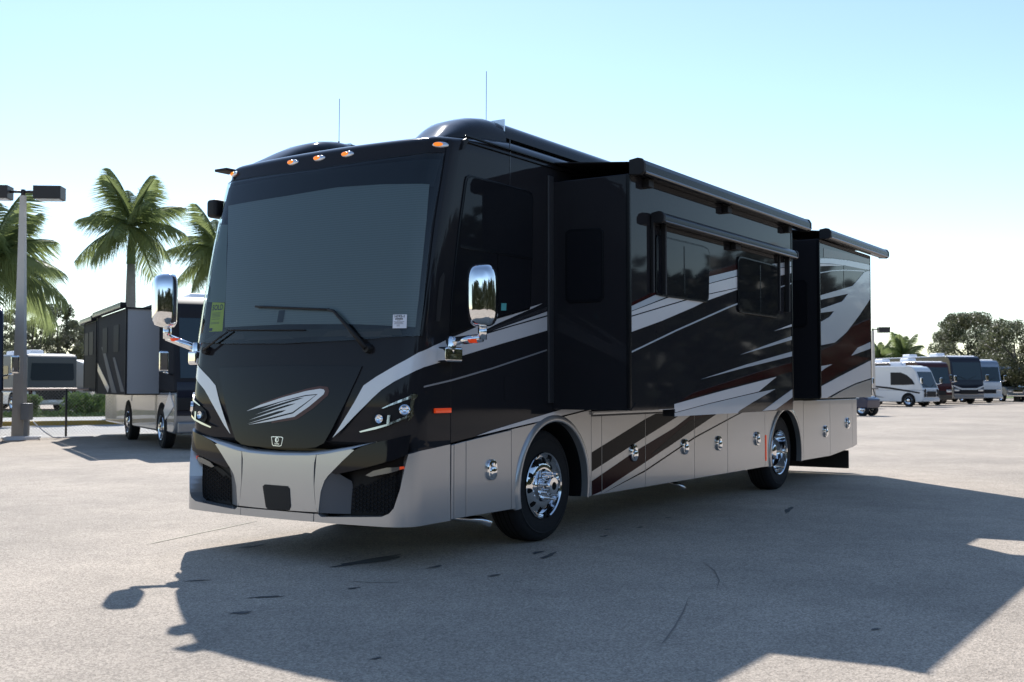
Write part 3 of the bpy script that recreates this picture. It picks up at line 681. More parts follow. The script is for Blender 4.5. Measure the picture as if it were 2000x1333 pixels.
# ---- main slide-out
def slide(x0,x1,yo,zb,zt,nm,flap=None):
    s=empty(nm,(0,0,0),0,RV)
    box('slide_box',x0,x1,yo,.25,zb,zt,BLK,s,.012,2)
    if flap: box('slide_skirt',flap[0],x1,yo+.001,yo+.12,flap[1],zb+.01,BLK,s)
    for xx in (x0,x1): box('corner_trim',xx-.006 if xx==x0 else xx-.03,xx+.03 if xx==x0 else xx+.006,yo-.006,yo+.03,zb+.02,zt-.01,ALU,s,.004)
    return s
ms=slide(.096,4.235,-.80,1.19,3.28,'slide_out',(.991,1.118))
for q,mt in (('bandA',mat('pale_blue_silver_paint',(.50,.55,.60),.25,.15,.4)),('bandB',WHT),('bandC',WHT),('red1',RED),('line1',mat('pale_blue_silver_paint',(0,0,0))),('blade0',WHT),('blade1',mat('pale_blue_silver_paint',(0,0,0))),('blade2',mat('pale_blue_silver_paint',(0,0,0))),('redG',RED),('bigD',WHT),('bladeE',mat('pale_blue_silver_paint',(0,0,0))),('bandF',mat('pale_blue_silver_paint',(0,0,0))),('redH',RED)):
    pts=D['M_'+q]; yy=-.8035 if mt==RED else -.8045
    pts=[(min(max(x,.128),4.203),z) for x,z in pts]
    prism('slide_stripe',pts,yy,-.7995,mt,ms)
for P,dv in ((D['M_win1'],D['M_win1div']),(D['M_win2'],D['M_win2div'])):
    w=window(P,-.808,ms,'slide_window'); xm=(dv[0][0]+dv[1][0])/2; prism('window_bar',[(xm-.008,dv[1][1]+.02),(xm+.008,dv[1][1]+.02),(xm+.008,dv[0][1]-.02),(xm-.008,dv[0][1]-.02)],-.824,-.8205,ALU,w)
def awning(x0,x1,yo,zlo,zhi,dep,parent,nm):
    a=empty(nm,(0,0,0),0,parent)
    h=zhi-zlo
    P=[(yo+.0,zlo+.01),(yo-dep*.75,zlo),(yo-dep,zlo+h*.18),(yo-dep,zlo+h*.62),(yo-dep*.82,zlo+h*.93),(yo-dep*.55,zhi),(yo,zhi-.012)]
    prism('awning_case',P,x0+.04,x1-.04,ALU,a,'x',.006)
    prism('awning_rail',[(yo-dep*1.0,zlo+h*.05),(yo-dep*1.06,zlo+h*.12),(yo-dep*1.02,zlo+h*.2)],x0+.04,x1-.04,mat('bright_trim',(.16,.165,.17),.3,1),a,'x')
    Q=[(y-.004 if y<yo-.01 else y,z+(.006 if z>zlo+h*.5 else -.006)) for y,z in P]
    for xx in (x0,x1-.045): prism('awning_end_cap',Q,xx,xx+.045,MBL,a,'x',.006)
    return a
A=awning(.092,4.528,-.80,3.262,3.405,.145,ms,'slide_awning')
for xx in (.4,2.2,4.0): box('awning_bracket',xx-.05,xx+.05,-.87,-.80,3.19,3.262,MBL,A,.006)
prism('awning_fabric',[(-.84,3.375),(-.84,3.383),(.01,3.468),(.01,3.458)],.12,4.5,MBL,A,'x')
W2=awning(.50,4.09,-.81,2.885,2.985,.125,ms,'window_awning')
for x,z0,z1 in ((.394,2.25,2.93),(.594,2.245,2.90),(3.749,2.26,2.90),(3.99,2.26,2.90)):
    xx=x+.12 if x<1 else x; box('awning_arm',xx-.016,xx+.016,-.86 if x in(.594,3.99) else -.835,-.806,z0,z1,MBL,W2,.005)
box('awning_bracket',2.35,2.5,-.87,-.81,2.83,2.89,MBL,W2,.006)
# slide front face window and seal
fwn=[(-.155,2.80),(-.19,2.825),(-.51,2.815),(-.545,2.78),(-.545,2.19),(-.51,2.155),(-.19,2.155),(-.155,2.19)]
f=prism('slide_end_window',fwn,.083,.098,ALU,ms,'x',.004); prism('pane',[(-.35+(y+.35)*.9,2.49+(z-2.49)*.93) for y,z in fwn],.079,.0829,DGL,f,'x')
fl=D['W_flange']; box('slide_seal',.012,.10,-.022,0,1.25,3.33,mat('seal_grey',(.035,.036,.04),.45),ms,.006)
box('slide_sill',.812,5.39,-.03,.0,1.125,1.16,SIL,RV,.004)
prism('slide_base_trim',[(.107,1.19),(.98,1.19),(.98,1.245),(.25,1.255),(.20,1.26)],-.806,-.80,BLK,ms)
# ---- rear slide-out
rs=slide(5.385,7.65,-.75,1.24,3.28,'slide_out')
PB=mat('pale_blue_silver_paint',(0,0,0))
for q,mt in (('band1',PB),('thin2',WHT),('thin3',PB),('redtop',RED),('redlow',RED),('big',PB),('bladeL',PB),('bladeS',PB),('bigW',WHT),('silver',SIL)):
    pts=[(min(max(x,5.418),7.618),z) for x,z in D['R_'+q]]; yy=-.7535 if mt==RED else -.7545
    prism('slide_stripe',pts,yy,-.7495,mt,rs)
A2=awning(5.40,8.13,-.75,3.275,3.405,.145,rs,'slide_awning')
prism('awning_fabric',[(-.79,3.375),(-.79,3.383),(.01,3.468),(.01,3.458)],5.43,8.1,MBL,A2,'x')
rw=[(-.26,2.72),(-.30,2.76),(-.55,2.76),(-.595,2.72),(-.595,2.20),(-.55,2.15),(-.30,2.15),(-.26,2.20)]
f=prism('slide_end_window',rw,5.372,5.387,ALU,rs,'x',.004); prism('pane',[(-.43+(y+.43)*.9,2.455+(z-2.455)*.93) for y,z in rw],5.368,5.3719,DGL,f,'x')
box('slide_joint',6.40,6.406,-.753,-.75,1.26,3.2,MBL,rs)
# ---- wheels
def wheel(x,y,side,front):
    w=empty('wheel',(x,y,.505),0 if side>0 else math.pi,RV)
    T=[(.0,.30),(-.005,.33),(-.012,.40),(-.005,.455),(.012,.485),(.04,.500),(.10,.505),(.19,.505),(.25,.500),(.278,.485),(.295,.44),(.29,.30)]
    ty=lathe('tyre',T,RUB,w,64,'y',40)
    for yy in (.075,.125,.175,.215): lathe('tread_groove',[(yy,.5062),(yy+.010,.5062)],UND,ty,64)
    lathe('sidewall_ring',[(-.0125,.415),(-.0165,.425),(-.012,.435)],RUB,ty,64)
    if front:
        prof=[(.02,.285),(-.012,.302),(-.018,.296),(-.010,.285),(.03,.272),(.040,.262),(.006,.215),(-.004,.185),(-.004,.150),(-.012,.145),(-.030,.14),(-.036,.10),(-.036,.09),(-.095,.085),(-.115,.075),(-.118,.0)]
        r=lathe('rim',prof,CHR2,w,64,'y',28)
        for k in range(10):
            a=2*math.pi*k/10+.15; e=[(.228*math.cos(a)+.030*math.cos(t)*math.cos(a)-.022*math.sin(t)*math.sin(a),0,.228*math.sin(a)+.030*math.cos(t)*math.sin(a)+.022*math.sin(t)*math.cos(a)) for t in [2*math.pi*i/14 for i in range(14)]]
            V=[(p[0],.016+(math.hypot(p[0],p[2])-.228)*.72-.006,p[2]) for p in e]; mk('hand_hole',V,[tuple(range(14))],UND,r)
        for k in range(10):
            a=2*math.pi*k/10+.45; n=lathe('lug_nut',[(-.03,.019),(-.052,.019),(-.060,.013),(-.100,.011),(-.106,.007),(-.106,0)],CHR,w,10); n.location=(.118*math.cos(a),0,.118*math.sin(a))
        lathe('hub_cap',[(-.1185,.0),(-.1195,.03),(-.118,.036)],UND,w,20)
    else:
        prof=[(.02,.285),(-.012,.302),(-.018,.296),(-.010,.285),(.05,.272),(.11,.262),(.14,.24),(.15,.15),(.148,.12),(.10,.112),(.05,.10),(.04,.08),(.038,.0)]
        r=lathe('rim',prof,CHR2,w,64,'y',28)
        for k in range(10):
            a=2*math.pi*k/10; n=lathe('lug_nut',[(.15,.017),(.12,.017),(.11,.01),(.11,0)],CHR,w,10); n.location=(.165*math.cos(a),0,.165*math.sin(a))
    return w
wf=wheel(0,.035,1,True); wr=wheel(6.0,.035,1,False)
for src,x in ((wf,0),(wr,6.0)):
    c=copy_tree(src,RV); c.location=(x,2*HW-.035,.505); c.rotation_euler=(0,0,math.pi)
for x in (0,6.0): tube('axle',[(x,.3,.5),(x,2.2,.5)],.09,UND,RV,12)
# ---- mirrors
def mirror(hx,hy,hz,bx,by,side):
    e=empty('side_mirror',(0,0,0),0,RV)
    rings=[]
    for k,(x,sy,sz) in enumerate(((-.13,.03,.12),(-.125,.070,.185),(-.105,.098,.222),(-.06,.115,.240),(0,.122,.247),(.05,.118,.243),(.06,.105,.23))):
        rings.append([(x,sy*math.copysign(abs(math.cos(a))**.55,math.cos(a)),sz*math.copysign(abs(math.sin(a))**.5,math.sin(a))+ (.0)) for a in [2*math.pi*i/36 for i in range(36)]])
    h=loft('mirror_shell',rings,CHR,e,ang=60); h.location=(hx,hy,hz); h.rotation_euler=(0,0,math.radians(24)*side)
    g=loft('mirror_glass',[[(.0605,.1*math.copysign(abs(math.cos(a))**.55,math.cos(a)),.222*math.copysign(abs(math.sin(a))**.5,math.sin(a))) for a in [2*math.pi*i/36 for i in range(36)]],[(.066,.098*math.copysign(abs(math.cos(a))**.55,math.cos(a)),.22*math.copysign(abs(math.sin(a))**.5,math.sin(a))) for a in [2*math.pi*i/36 for i in range(36)]]],CHR,e); g.location=h.location; g.rotation_euler=h.rotation_euler
    zb=hz-.247
    post=(hx,hy,zb-.085)
    tube('mirror_post',[(hx,hy,zb+.02),(hx,hy,zb-.10)],.036,CHR,e,16)
    tube('mirror_arm',[post,(bx,by-.085*side,1.755 if side>0 else 1.74)],.034,CHR,e,16)
    o=lathe('arm_knuckle',[(-.05,0),(-.05,.03),(-.04,.042),(.03,.042),(.05,.03),(.05,0)],CHR,e,20,'z'); o.location=(bx,by-.085*side,1.745)
    tube('bracket_post',[(bx,by-.085*side,1.74),(bx,by-.07*side,1.64)],.036,CHR,e,16)
    y0,y1=sorted((by-.11*side,by+.002*side)); box('mirror_bracket',bx-.085,bx+.13,y0,y1,1.595,1.715,CHR,e,.018,3)
    am=lathe('mirror_turn_lamp',[(-.022,0),(-.02,.035),(0,.05),(.01,.05)],ORG,e,20,'z'); am.location=(hx*.72+bx*.28,hy*.72+(by-.085*side)*.28,zb-.105)
    return e
mirror(-1.50,-.345,2.115,-1.56,0.0,1)
mirror(-1.90,2.88,2.18,-1.80,2*HW-.02,-1)
# ---- roof antennas, camera
for x,y,z0,z1 in ((-.6,1.99,3.56,4.19),(-.10,.6,3.75,4.36)):
    tube('antenna',[(x,y,z0),(x+.005,y,z1)],.0032,mat('antenna_grey',(.12,.12,.13),.4),RV,6); 
    lathe('antenna_base',[(0,.0),(0,.016),(.05,.012),(.22 if y>1 else .05,.008),(.23 if y>1 else .06,0)],MBL,RV,10,'z').location=(x,y,z0-.01)
box('side_camera',-1.66,-1.50,2*HW+.0,2*HW+.13,2.95,3.12,MBL,RV,.035,3)
box('roof_wedge',-1.62,-1.45,2*HW-.1,2*HW+.06,3.375,3.40,MBL,RV,.005)
# ------------------------------------------------------------------ setting
def ground_mat():
    m=bpy.data.materials.new('pavement'); m.use_nodes=True; t=m.node_tree; b=t.nodes['Principled BSDF']; L=t.links.new
    tc=t.nodes.new('ShaderNodeTexCoord')
    def noise(sc,det=4,rough=.6):
        n=t.nodes.new('ShaderNodeTexNoise'); n.inputs['Scale'].default_value=sc; n.inputs['Detail'].default_value=det; n.inputs['Roughness'].default_value=rough; L(tc.outputs['Object'],n.inputs['Vector']); return n.outputs[0]
    def ramp(x,p0,p1,c0,c1):
        r=t.nodes.new('ShaderNodeValToRGB'); r.color_ramp.elements[0].position=p0; r.color_ramp.elements[1].position=p1; r.color_ramp.elements[0].color=(*c0,1); r.color_ramp.elements[1].color=(*c1,1); L(x,r.inputs[0]); return r.outputs[0]
    def mul(a,c,f=1.0):
        x=t.nodes.new('ShaderNodeMix'); x.data_type='RGBA'; x.blend_type='MULTIPLY'; x.inputs[0].default_value=f; L(a,x.inputs[6]); L(c,x.inputs[7]); return x.outputs[2]
    v=t.nodes.new('ShaderNodeTexVoronoi'); v.inputs['Scale'].default_value=95; L(tc.outputs['Object'],v.inputs['Vector'])
    rv=t.nodes.new('ShaderNodeSeparateColor'); L(v.outputs['Color'],rv.inputs[0])
    base=ramp(rv.outputs[0],.0,1.0,(.29,.25,.208),(.60,.517,.43))
    base=mul(base,ramp(noise(.35,5),.3,.7,(.80,.80,.80),(1.08,1.07,1.06)))
    base=mul(base,ramp(noise(2.2,6,.7),.36,.6,(.88,.88,.88),(1,1,1)))
    base=mul(base,ramp(noise(.09,3),.35,.65,(.90,.90,.90),(1.04,1.03,1.02)))
    L(base,b.inputs['Base Color']); b.inputs['Roughness'].default_value=.9; b.inputs['Specular IOR Level'].default_value=.25
    bp=t.nodes.new('ShaderNodeBump'); bp.inputs['Strength'].default_value=.55; bp.inputs['Distance'].default_value=.006
    L(v.outputs['Distance'],bp.inputs['Height']); L(bp.outputs[0],b.inputs['Normal'])
    return m
PAV=ground_mat()
g=mk('ground',[(-1500,-1500,0),(1500,-1500,0),(1500,1500,0),(-1500,1500,0)],[(0,1,2,3)],PAV); tag(g,None,None,kind='structure')
STAIN=mat('oil_stain',(.055,.055,.056),.7,0,0,.3,noise=(6,.25,(.12,.118,.115)))
PALE=mat('pale_scuff',(.42,.37,.30),.9)
def blob(name,x,y,rx,ry,rot,mt,z=.004,seed=0,n=22,par=None):
    rnd=random.Random(seed); V=[]
    ph=[rnd.uniform(0,6.28) for _ in range(4)]
    for i in range(n):
        a=2*math.pi*i/n; k=1+.22*math.sin(2*a+ph[0])+.16*math.sin(3*a+ph[1])+.13*math.sin(5*a+ph[2])+.1*math.sin(8*a+ph[3])
        px,py=rx*k*math.cos(a),ry*k*math.sin(a); V.append((x+px*math.cos(rot)-py*math.sin(rot),y+px*math.sin(rot)+py*math.cos(rot),z))
    return mk(name,V,[tuple(range(n))],mt,par)
def cam_ground(px,py):
    d=fw+rt*((px-1000)/2190)-upv*((py-666.5)/2190); t=-1.42/d.z; return Vector((-8.654,-5.375,1.42))+d*t
for i,(px,py,rx,ry,r) in enumerate(((725,1096,.42,.07,.2),(850,1108,.08,.03,.3),(965,1125,.06,.025,0),(1050,1080,.07,.035,.4),(1072,1086,.16,.03,.6),(520,1167,.12,.022,-.3),(470,1198,.07,.03,-.5),(1180,1048,.06,.025,.4),(1250,1031,.05,.025,.4),(1305,1012,.05,.02,.4),(690,1150,.05,.018,.2),(1540,997,.30,.035,.63),(385,1135,.08,.018,-.2),(1710,1230,.03,.02,0),(735,1287,.03,.015,0),(490,1068,.15,.03,.2),(1187,1035,.04,.02,.2))):
    p=cam_ground(px,py); blob('oil_stain',p.x,p.y,rx,ry,r-.35,STAIN,.004,i,par=g)
p=cam_ground(728,1137); blob('paint_scuff',p.x,p.y,.16,.018,-1.05,PALE,.004,50,par=g)
p=cam_ground(400,1040); blob('paint_scuff',p.x,p.y,.75,.02,.25,mat('worn_line',(.40,.36,.28),.9),.004,51,par=g)
# cracks
CRK=mat('crack',(.21,.18,.155),.9)
for pts in ([(1345,1168),(1335,1195),(1318,1225),(1300,1250),(1290,1262)],[(1370,1097),(1395,1115),(1405,1135),(1400,1150)]):
    P=[cam_ground(*q) for q in pts]; V=[];F=[]
    for i,q in enumerate(P):
        d=(P[min(i+1,len(P)-1)]-P[max(i-1,0)]).normalized(); s=Vector((-d.y,d.x,0))*(.005 if 0<i<len(P)-1 else .001); V+= [(q+s+Vector((0,0,.004)))[:],(q-s+Vector((0,0,.004)))[:]]
    for i in range(len(P)-1): F.append((2*i,2*i+1,2*i+3,2*i+2))
    mk('crack',V,F,CRK,g)
# ---- far left: road, kerb, grass strip, concrete apron
E1=Vector((.87,-.5,0)); N1=Vector((.5,.87,0))
def strip_z(name,o,a0,a1,b0,b1,z0,z1,mt,kind='structure'):
    P=[o+E1*a+N1*b for a,b in ((a0,b0),(a1,b0),(a1,b1),(a0,b1))]
    if z1-z0<.01: ob=mk(name,[(p.x,p.y,z1) for p in P],[(0,1,2,3)],mt)
    else:
        V=[(p.x,p.y,z) for z in (z0,z1) for p in P]; ob=mk(name,V,[(0,3,2,1),(4,5,6,7),(0,1,5,4),(1,2,6,5),(2,3,7,6),(3,0,4,7)],mt)
    tag(ob,None,None,kind=kind); return ob
FO=Vector((9.6,21.9,0))
GRS=mat('lawn',(.075,.12,.025),.9,0,0,.2,noise=(3,.3,(.13,.17,.05)))
strip_z('kerb',FO,-40,22,9.0,9.35,0,.15,mat('yellow_kerb',(.55,.32,.03),.8,noise=(4,.3,(.42,.27,.06))))
strip_z('road',FO,-60,22,-.6,8.9,0,.004,mat('road_concrete',(.30,.29,.275),.9,noise=(1.2,.3,(.37,.355,.335))))
strip_z('grass_verge',FO,-40,22,19.5,26,0,.03,GRS)
strip_z('road',FO,-40,22,9.4,19.4,0,.004,mat('far_road',(.32,.315,.305),.9,noise=(.4,.3,(.40,.39,.37))))
gv=Vector((100,13.5,0))
gr=mk('grass_verge',[(70,30,.01),(140,8,.01),(200,-10,.01),(260,60,.01),(120,90,.01)],[(0,1,2,3,4)],GRS); tag(gr,None,None,kind='structure')
# grass tufts on the verges (uncountable)
def tufts(name,pts,h,mt):
    V=[];F=[]
    for p in pts:
        a=random.uniform(0,6.28); s=Vector((math.cos(a),math.sin(a),0))*.10; k=len(V); hh=h*random.uniform(.5,1.2); l=Vector((random.uniform(-.06,.06),random.uniform(-.06,.06),hh))
        V+= [(p-s)[:],(p+s)[:],(p+l)[:]]; F.append((k,k+1,k+2))
    o=mk(name,V,F,mt); return o
LG=mat('grass_blades',(.09,.15,.03),.8,noise=(.8,.35,(.17,.21,.07)))
tg=tufts('grass',[FO+E1*random.uniform(-12,30)+N1*random.uniform(19.5,26)+Vector((0,0,.02)) for _ in range(7000)],.16,LG)
tag(tg,'short green grass on the verge beyond the far road','grass',kind='stuff')
# ---- chain-link fence
fe=tag(empty('chain_link_fence',FO),'low chain-link fence with pale top rail beside the lamp post','fence')
GAL=mat('galvanised',(.42,.41,.39),.45,.7); DPOST=mat('dark_post',(.04,.04,.042),.5,.3)
def fp(a,z): q=E1*a; return (q.x,q.y,z)
for a in (-9,-6,-3,.55,3.6,6.6): tube('fence_post',[fp(a,0),fp(a,1.30)],.03,DPOST,fe,8)
tube('top_rail',[fp(-9,1.29),fp(6.6,1.29)],.028,mat('rail_pale',(.55,.45,.40),.5,.2),fe,8)
V=[];F=[]
a=-9
while a<6.6:
    for s in (1,-1):
        x0,x1=(a,a+1.2*s); 
        if -9<=x1<=6.6:
            p,q=Vector(fp(x0,.05)),Vector(fp(x1,1.25)); k=len(V); n=Vector((0,0,.003)); V+= [(p+n)[:],(p-n)[:],(q-n)[:],(q+n)[:]]; F.append((k,k+1,k+2,k+3))
    a+=.09
cm=mk('chain_mesh',V,F,GAL,fe); cm['kind']='stuff'
# ---- lamp posts
def lamp_post(loc,h,w0,w1,heads,label,rz):
    e=tag(empty('lamp_post',loc,rz),label,'lamp post')
    CON=mat('concrete_pole',(.52,.47,.41),.85,noise=(5,.3,(.58,.53,.47))); BRZ=mat('bronze_fixture',(.035,.030,.028),.5,.3)
    loft('pole',[[(-w,-w,z),(w,-w,z),(w,w,z),(-w,w,z)] for w,z in ((w0/2,0),(w1/2,h))],CON,e,ang=20)
    for s in heads:
        tube('bracket_arm',[(0,0,h+.10),(s*.45,0,h+.10)],.035,BRZ,e,8)
        x0,x1=sorted((s*.32,s*1.02)); hd=box('lamp_head',x0,x1,-.23,.23,h-.10,h+.24,BRZ,e,.01); box('lamp_lens',x0+.05,x1-.05,-.19,.19,h-.115,h-.098,mat('lamp_diffuser',(.7,.7,.68),.3),hd)
    tube('pole_cap',[(0,0,h),(0,0,h+.16)],.06,BRZ,e,8)
    return e
lp=lamp_post((8.56,21.415,0),6.35,.30,.13,(1,-1),'tall concrete lamp post with two box heads beside the fence',math.radians(-52))
eb=tag(empty('electrical_box',(8.56,21.415,0),math.radians(-57)),'grey electrical box standing against the lamp post','box')
box('cabinet',.17,.38,-.33,-.05,.50,.93,mat('grey_enclosure',(.30,.31,.32),.5,.2),eb,.01); box('cabinet_leg',.22,.33,-.25,-.13,0,.5,mat('grey_enclosure',(0,0,0)),eb); box('cabinet_door',.19,.36,-.338,-.331,.53,.90,mat('grey_enclosure',(0,0,0)),eb)
cb=tube('power_cable',[(8.75,21.1,.45),(8.95,20.95,.2),(9.2,20.9,.03),(9.6,20.9,.02),(10.2,20.6,.02)],.018,PAP,None,6); tag(cb,'pale cable looping down from the grey electrical box','cable')
def coil():
    P=[]
    for i in range(60): a=i*.42; r=.38+.03*math.sin(i*1.7); P.append((8.2+r*1.3*math.cos(a),20.75+r*math.sin(a),.02+i*.0012))
    return tube('coiled_hose',P,.016,PAP,None,5)
tag(coil(),'pale hose coiled on the ground at the lamp post foot','hose')
lr=lamp_post((62.6,14.1,0),4.55,.16,.12,(1,),'slim lamp post rising behind the big motorhome beside palm','p')if False else lamp_post((62.2,14.6,0),4.75,.22,.14,(1,),'slim lamp post with single head behind the big motorhome rear',math.radians(-57))
# ------------------------------------------------------------------ background coaches
def wheel_small(e,x,y,r,side):
    w=empty('wheel',(x,y,r),0 if side<0 else math.pi,e)
    lathe('tyre',[(.02,r*.6),(0,r*.7),(-.0,r*.92),(.03,r),(.22,r),(.25,r*.9),(.25,r*.6)],RUB,w,28); lathe('rim',[(.0,r*.62),(-.01,r*.6),(.03,r*.5),(.05,r*.3),(-.01,r*.25),(-.03,r*.1),(-.03,0)],CHR2,w,24)
def coach(label,anchor,loc,heading,L,H,W=2.5,s=1.0,upper=BLK,lower=SIL,roofm=None,front=None,stripes=(),wheels=(1.25,5.6),slides=(),ws=(1.6,2.95),wsm=None,wins=(),rake=.35,sill=1.55,name='parked_motorhome',side=1,group='motorhomes parked around the lot',frontm=None,ac=True,hlm=True,band=1.25):
    """front at local x=0 facing -x; anchor = local (x,y) that stands at loc"""
    rz=heading-math.pi; a=Vector((anchor[0]*s,anchor[1]*s,0)); a.rotate(Euler((0,0,rz)))
    e=tag(empty(name,(loc[0]-a.x,loc[1]-a.y,0),rz),label,'motorhome',group); e.scale=(s,s,s)
    hw=W/2
    prof=[(.16,.36),(.02,.46),(-.02,.7),(.0,min(1.3,sill-.1)),(.06,sill),(.06+rake*.8,H-.38),(.10+rake,H-.16),(.30+rake,H-.03),(.6+rake,H),(L-.2,H),(L,H-.15),(L,.45),(L-.1,.36)]
    def atx(z):
        for (x0,z0),(x1,z1) in zip(prof[1:8],prof[2:9]):
            if z0<=z<=z1: return x0+(x1-x0)*(z-z0)/(z1-z0)
        return 0
    up=[(x,z) for x,z in prof if z>band]; upoly=[(atx(band),band)]+up+[(L,band)]
    lowp=[p for p in prof if p[1]<=band]; lpoly=[q for q in prof[:5] if q[1]<band]+[(atx(band),band),(L,band)]+prof[-2:]
    def cut(P):
        # wheel openings
        return P
    prism('upper_body',upoly,-hw,hw,upper,e,'y',.06,3)
    prism('lower_body',lpoly,-hw+.004,hw-.004,lower,e,'y',.05,2)
    prism('roof',[(.45+rake,H-.02),(L-.25,H-.02),(L-.35,H+.05),(.65+rake,H+.05)],-hw+.15,hw-.15,roofm or PAP,e,'y',.02)
    z0,z1=ws; x0,x1=atx(z0),atx(z1); d=.012
    wsd=prism('windshield',[(x0-d,z0),(x1-d,z1),(x1+.02,z1+.01),(x0+.02,z0-.01)],-hw+.13,hw-.13,wsm or DGL2,e,'y',.004)
    tube('wiper',[(x0-.04,-.1,z0+.03),(x0+.05,-.7,z0+.30)],.012,MBL,e,6); tube('wiper',[(x0-.04,.2,z0+.03),(x0+.05,.85,z0+.30)],.012,MBL,e,6)
    if frontm: prism('front_panel',[(atx(.75)-.012,.75),(atx(1.25)-.012,1.25),(atx(z0-.08)-.012,z0-.08),(atx(z0-.08)+.03,z0-.08),(.1,.75)],-hw+.05,hw-.05,frontm,e,'y',.01)
    box('grille',-.05,.03,-hw*.55,hw*.55,.72,1.02,MBL,e,.01); box('bumper',-.09,.10,-hw+.06,hw-.06,.38,.62,lower,e,.04,3)
    for sg in (-1,1):
        y0,y1=sorted((sg*(hw-.08),sg*(hw-.50))); box('headlight',-.045,.06,y0,y1,.92,1.10,LENS,e,.03)
        tube('mirror_arm',[(.25,sg*hw,1.62),(.0,sg*(hw+.22),1.68)],.025,CHR,e,8)
        lo=[( -.06,.02),(0,.09),(.06,.085)]
        bm_=box('mirror_head',-.10,.02,*sorted((sg*(hw+.14),sg*(hw+.34))),1.68,2.12,CHR,e,.04,3)
        for x in wheels:
            wheel_small(e,x,sg*(hw+.01),.46,-sg if False else (1 if sg>0 else -1))
            ar=[(x-.56,.36)]+[(x+.56*math.cos(a),.46+.56*math.sin(a)) for a in [math.pi-math.pi*i/12 for i in range(13)]]+[(x+.56,.36)]
            y0,y1=sorted((sg*(hw-.3),sg*(hw+.004))); prism('wheel_well',ar,y0,y1,UND,e)
    for (x0,x1,z0,z1,sd) in wins:
        y0,y1=sorted((sd*(hw-.02),sd*(hw+.012))); f=prism('side_window',[(x0+.05,z0),(x1-.05,z0),(x1,z0+.05),(x1,z1-.05),(x1-.05,z1),(x0+.05,z1),(x0,z1-.05),(x0,z0+.05)],y0,y1,DGL,e)
    for pts,mt in stripes:
        y0,y1=sorted((side*(hw-.01),side*(hw+.006))); prism('side_stripe',pts,y0,y1,mt,e)
    for (x0,x1,z0,z1,dp,mt,em) in slides:
        so_=empty('slide_out',(0,0,0),0,e); y0,y1=sorted((side*(hw-.1),side*(hw+dp)))
        box('slide_box',x0,x1,y0,y1,z0,z1,mt,so_,.012); ya,yb=sorted((side*hw,side*(hw+dp-.02)))
        box('slide_end',x0-.006,x0-.001,ya,yb,z0+.03,z1-.02,em,so_)
        yc,yd=sorted((side*(hw+dp-.03),side*(hw+dp+.012)))
        for xx in (x0-.012,x1-.05): box('corner_trim',xx,xx+.065,yc,yd,z0,z1,MBL,so_)
        ya,yb=sorted((side*(hw+dp),side*(hw+dp+.14))); box('slide_awning',x0-.05,x1+.05,ya,yb,z1,z1+.13,ALU,so_,.02)
        ya,yb=sorted((side*(hw+dp-.005),side*(hw+dp+.010)))
        if x1-x0>1.6:
            for k in (0.22,.62): box('slide_window',x0+(x1-x0)*k,x0+(x1-x0)*k+.75,ya,yb,z0+1.0,z0+1.62,mat('coach_side_glass',(.02,.024,.03),.5,0,0,.06),so_)
    if ac:
        for x in (L*.35,L*.68): box('roof_air_conditioner',x-.5,x+.5,-.35,.35,H+.04,H+.30,roofm or PAP,e,.08,3)
    return e
WH=mat('white_gelcoat',(.66,.67,.68),.25,0,.5); NAV=mat('navy_black_paint',(.018,.020,.032),.10,0,0,.3); MAR=mat('maroon_paint',(.055,.018,.020),.2,0,0,.3); BRN=mat('bronze_brown_paint',(.10,.078,.06),.3,0,0,.3)
SLV=mat('pewter_paint',(.26,.265,.27),.25,.4,.6); LGR=mat('pale_grey_panel',(.33,.345,.37),.4,0,.2); BLU=mat('silver_blue_paint',(.22,.27,.34),.25,.3,.5)
# left row
h2=math.radians(241.8)
rv2=coach('silver and black motorhome with open slide-outs behind the big coach mirror',(1.35,1.25),(7.835,14.93),h2,9.6,3.30,upper=mat('charcoal_coach_paint',(.028,.029,.034),.6,0,0,.05),lower=SLV,wheels=(1.35,5.7),ws=(1.55,2.85),
  stripes=(([(.05,.95),(1.0,.62),(1.2,.80),(.5,1.25)],WH),([(5.2,1.0),(8.8,1.7),(8.8,2.0),(5.2,1.22)],SLV)),frontm=NAV,
  slides=((1.72,6.0,1.18,3.12,.72,mat('charcoal_coach_paint',(0,0,0)),LGR),(7.0,9.3,1.22,3.10,.62,mat('charcoal_coach_paint',(0,0,0)),MBL)),rake=.3)
prism('front_swoosh',[(-.95,1.45),(-1.22,1.45),(-1.24,.98),(-.55,.98),(-.70,1.25)],-.034,-.02,WH,rv2,'x')
CSW=mat('grey_side_swoosh',(.13,.135,.145),.5,0,0,.1)
for pts,mt in (([(1.8,1.25),(3.2,2.05),(3.5,2.05),(2.3,1.25)],CSW),([(2.9,1.22),(4.9,2.35),(5.3,2.35),(3.6,1.22)],CSW),([(4.2,1.22),(5.9,1.75),(5.9,1.95),(4.0,1.35)],LGR)):
    prism('slide_stripe',pts,1.97,1.978,mt,rv2)
for xx in (1.7,5.99): box('awning_support',xx-.03,xx+.03,1.25,1.99,3.1,3.14,MBL,rv2)
box('headlight_surround',-.06,.0,.55,1.2,.86,1.14,MBL,rv2,.02)
coach('dark blue motorhome cut off by the frame edge beside lamp post',(.05,-1.25),(7.20,19.97),h2,9.0,3.35,upper=NAV,lower=BRN,wheels=(1.6,6.0),ws=(1.6,2.9))
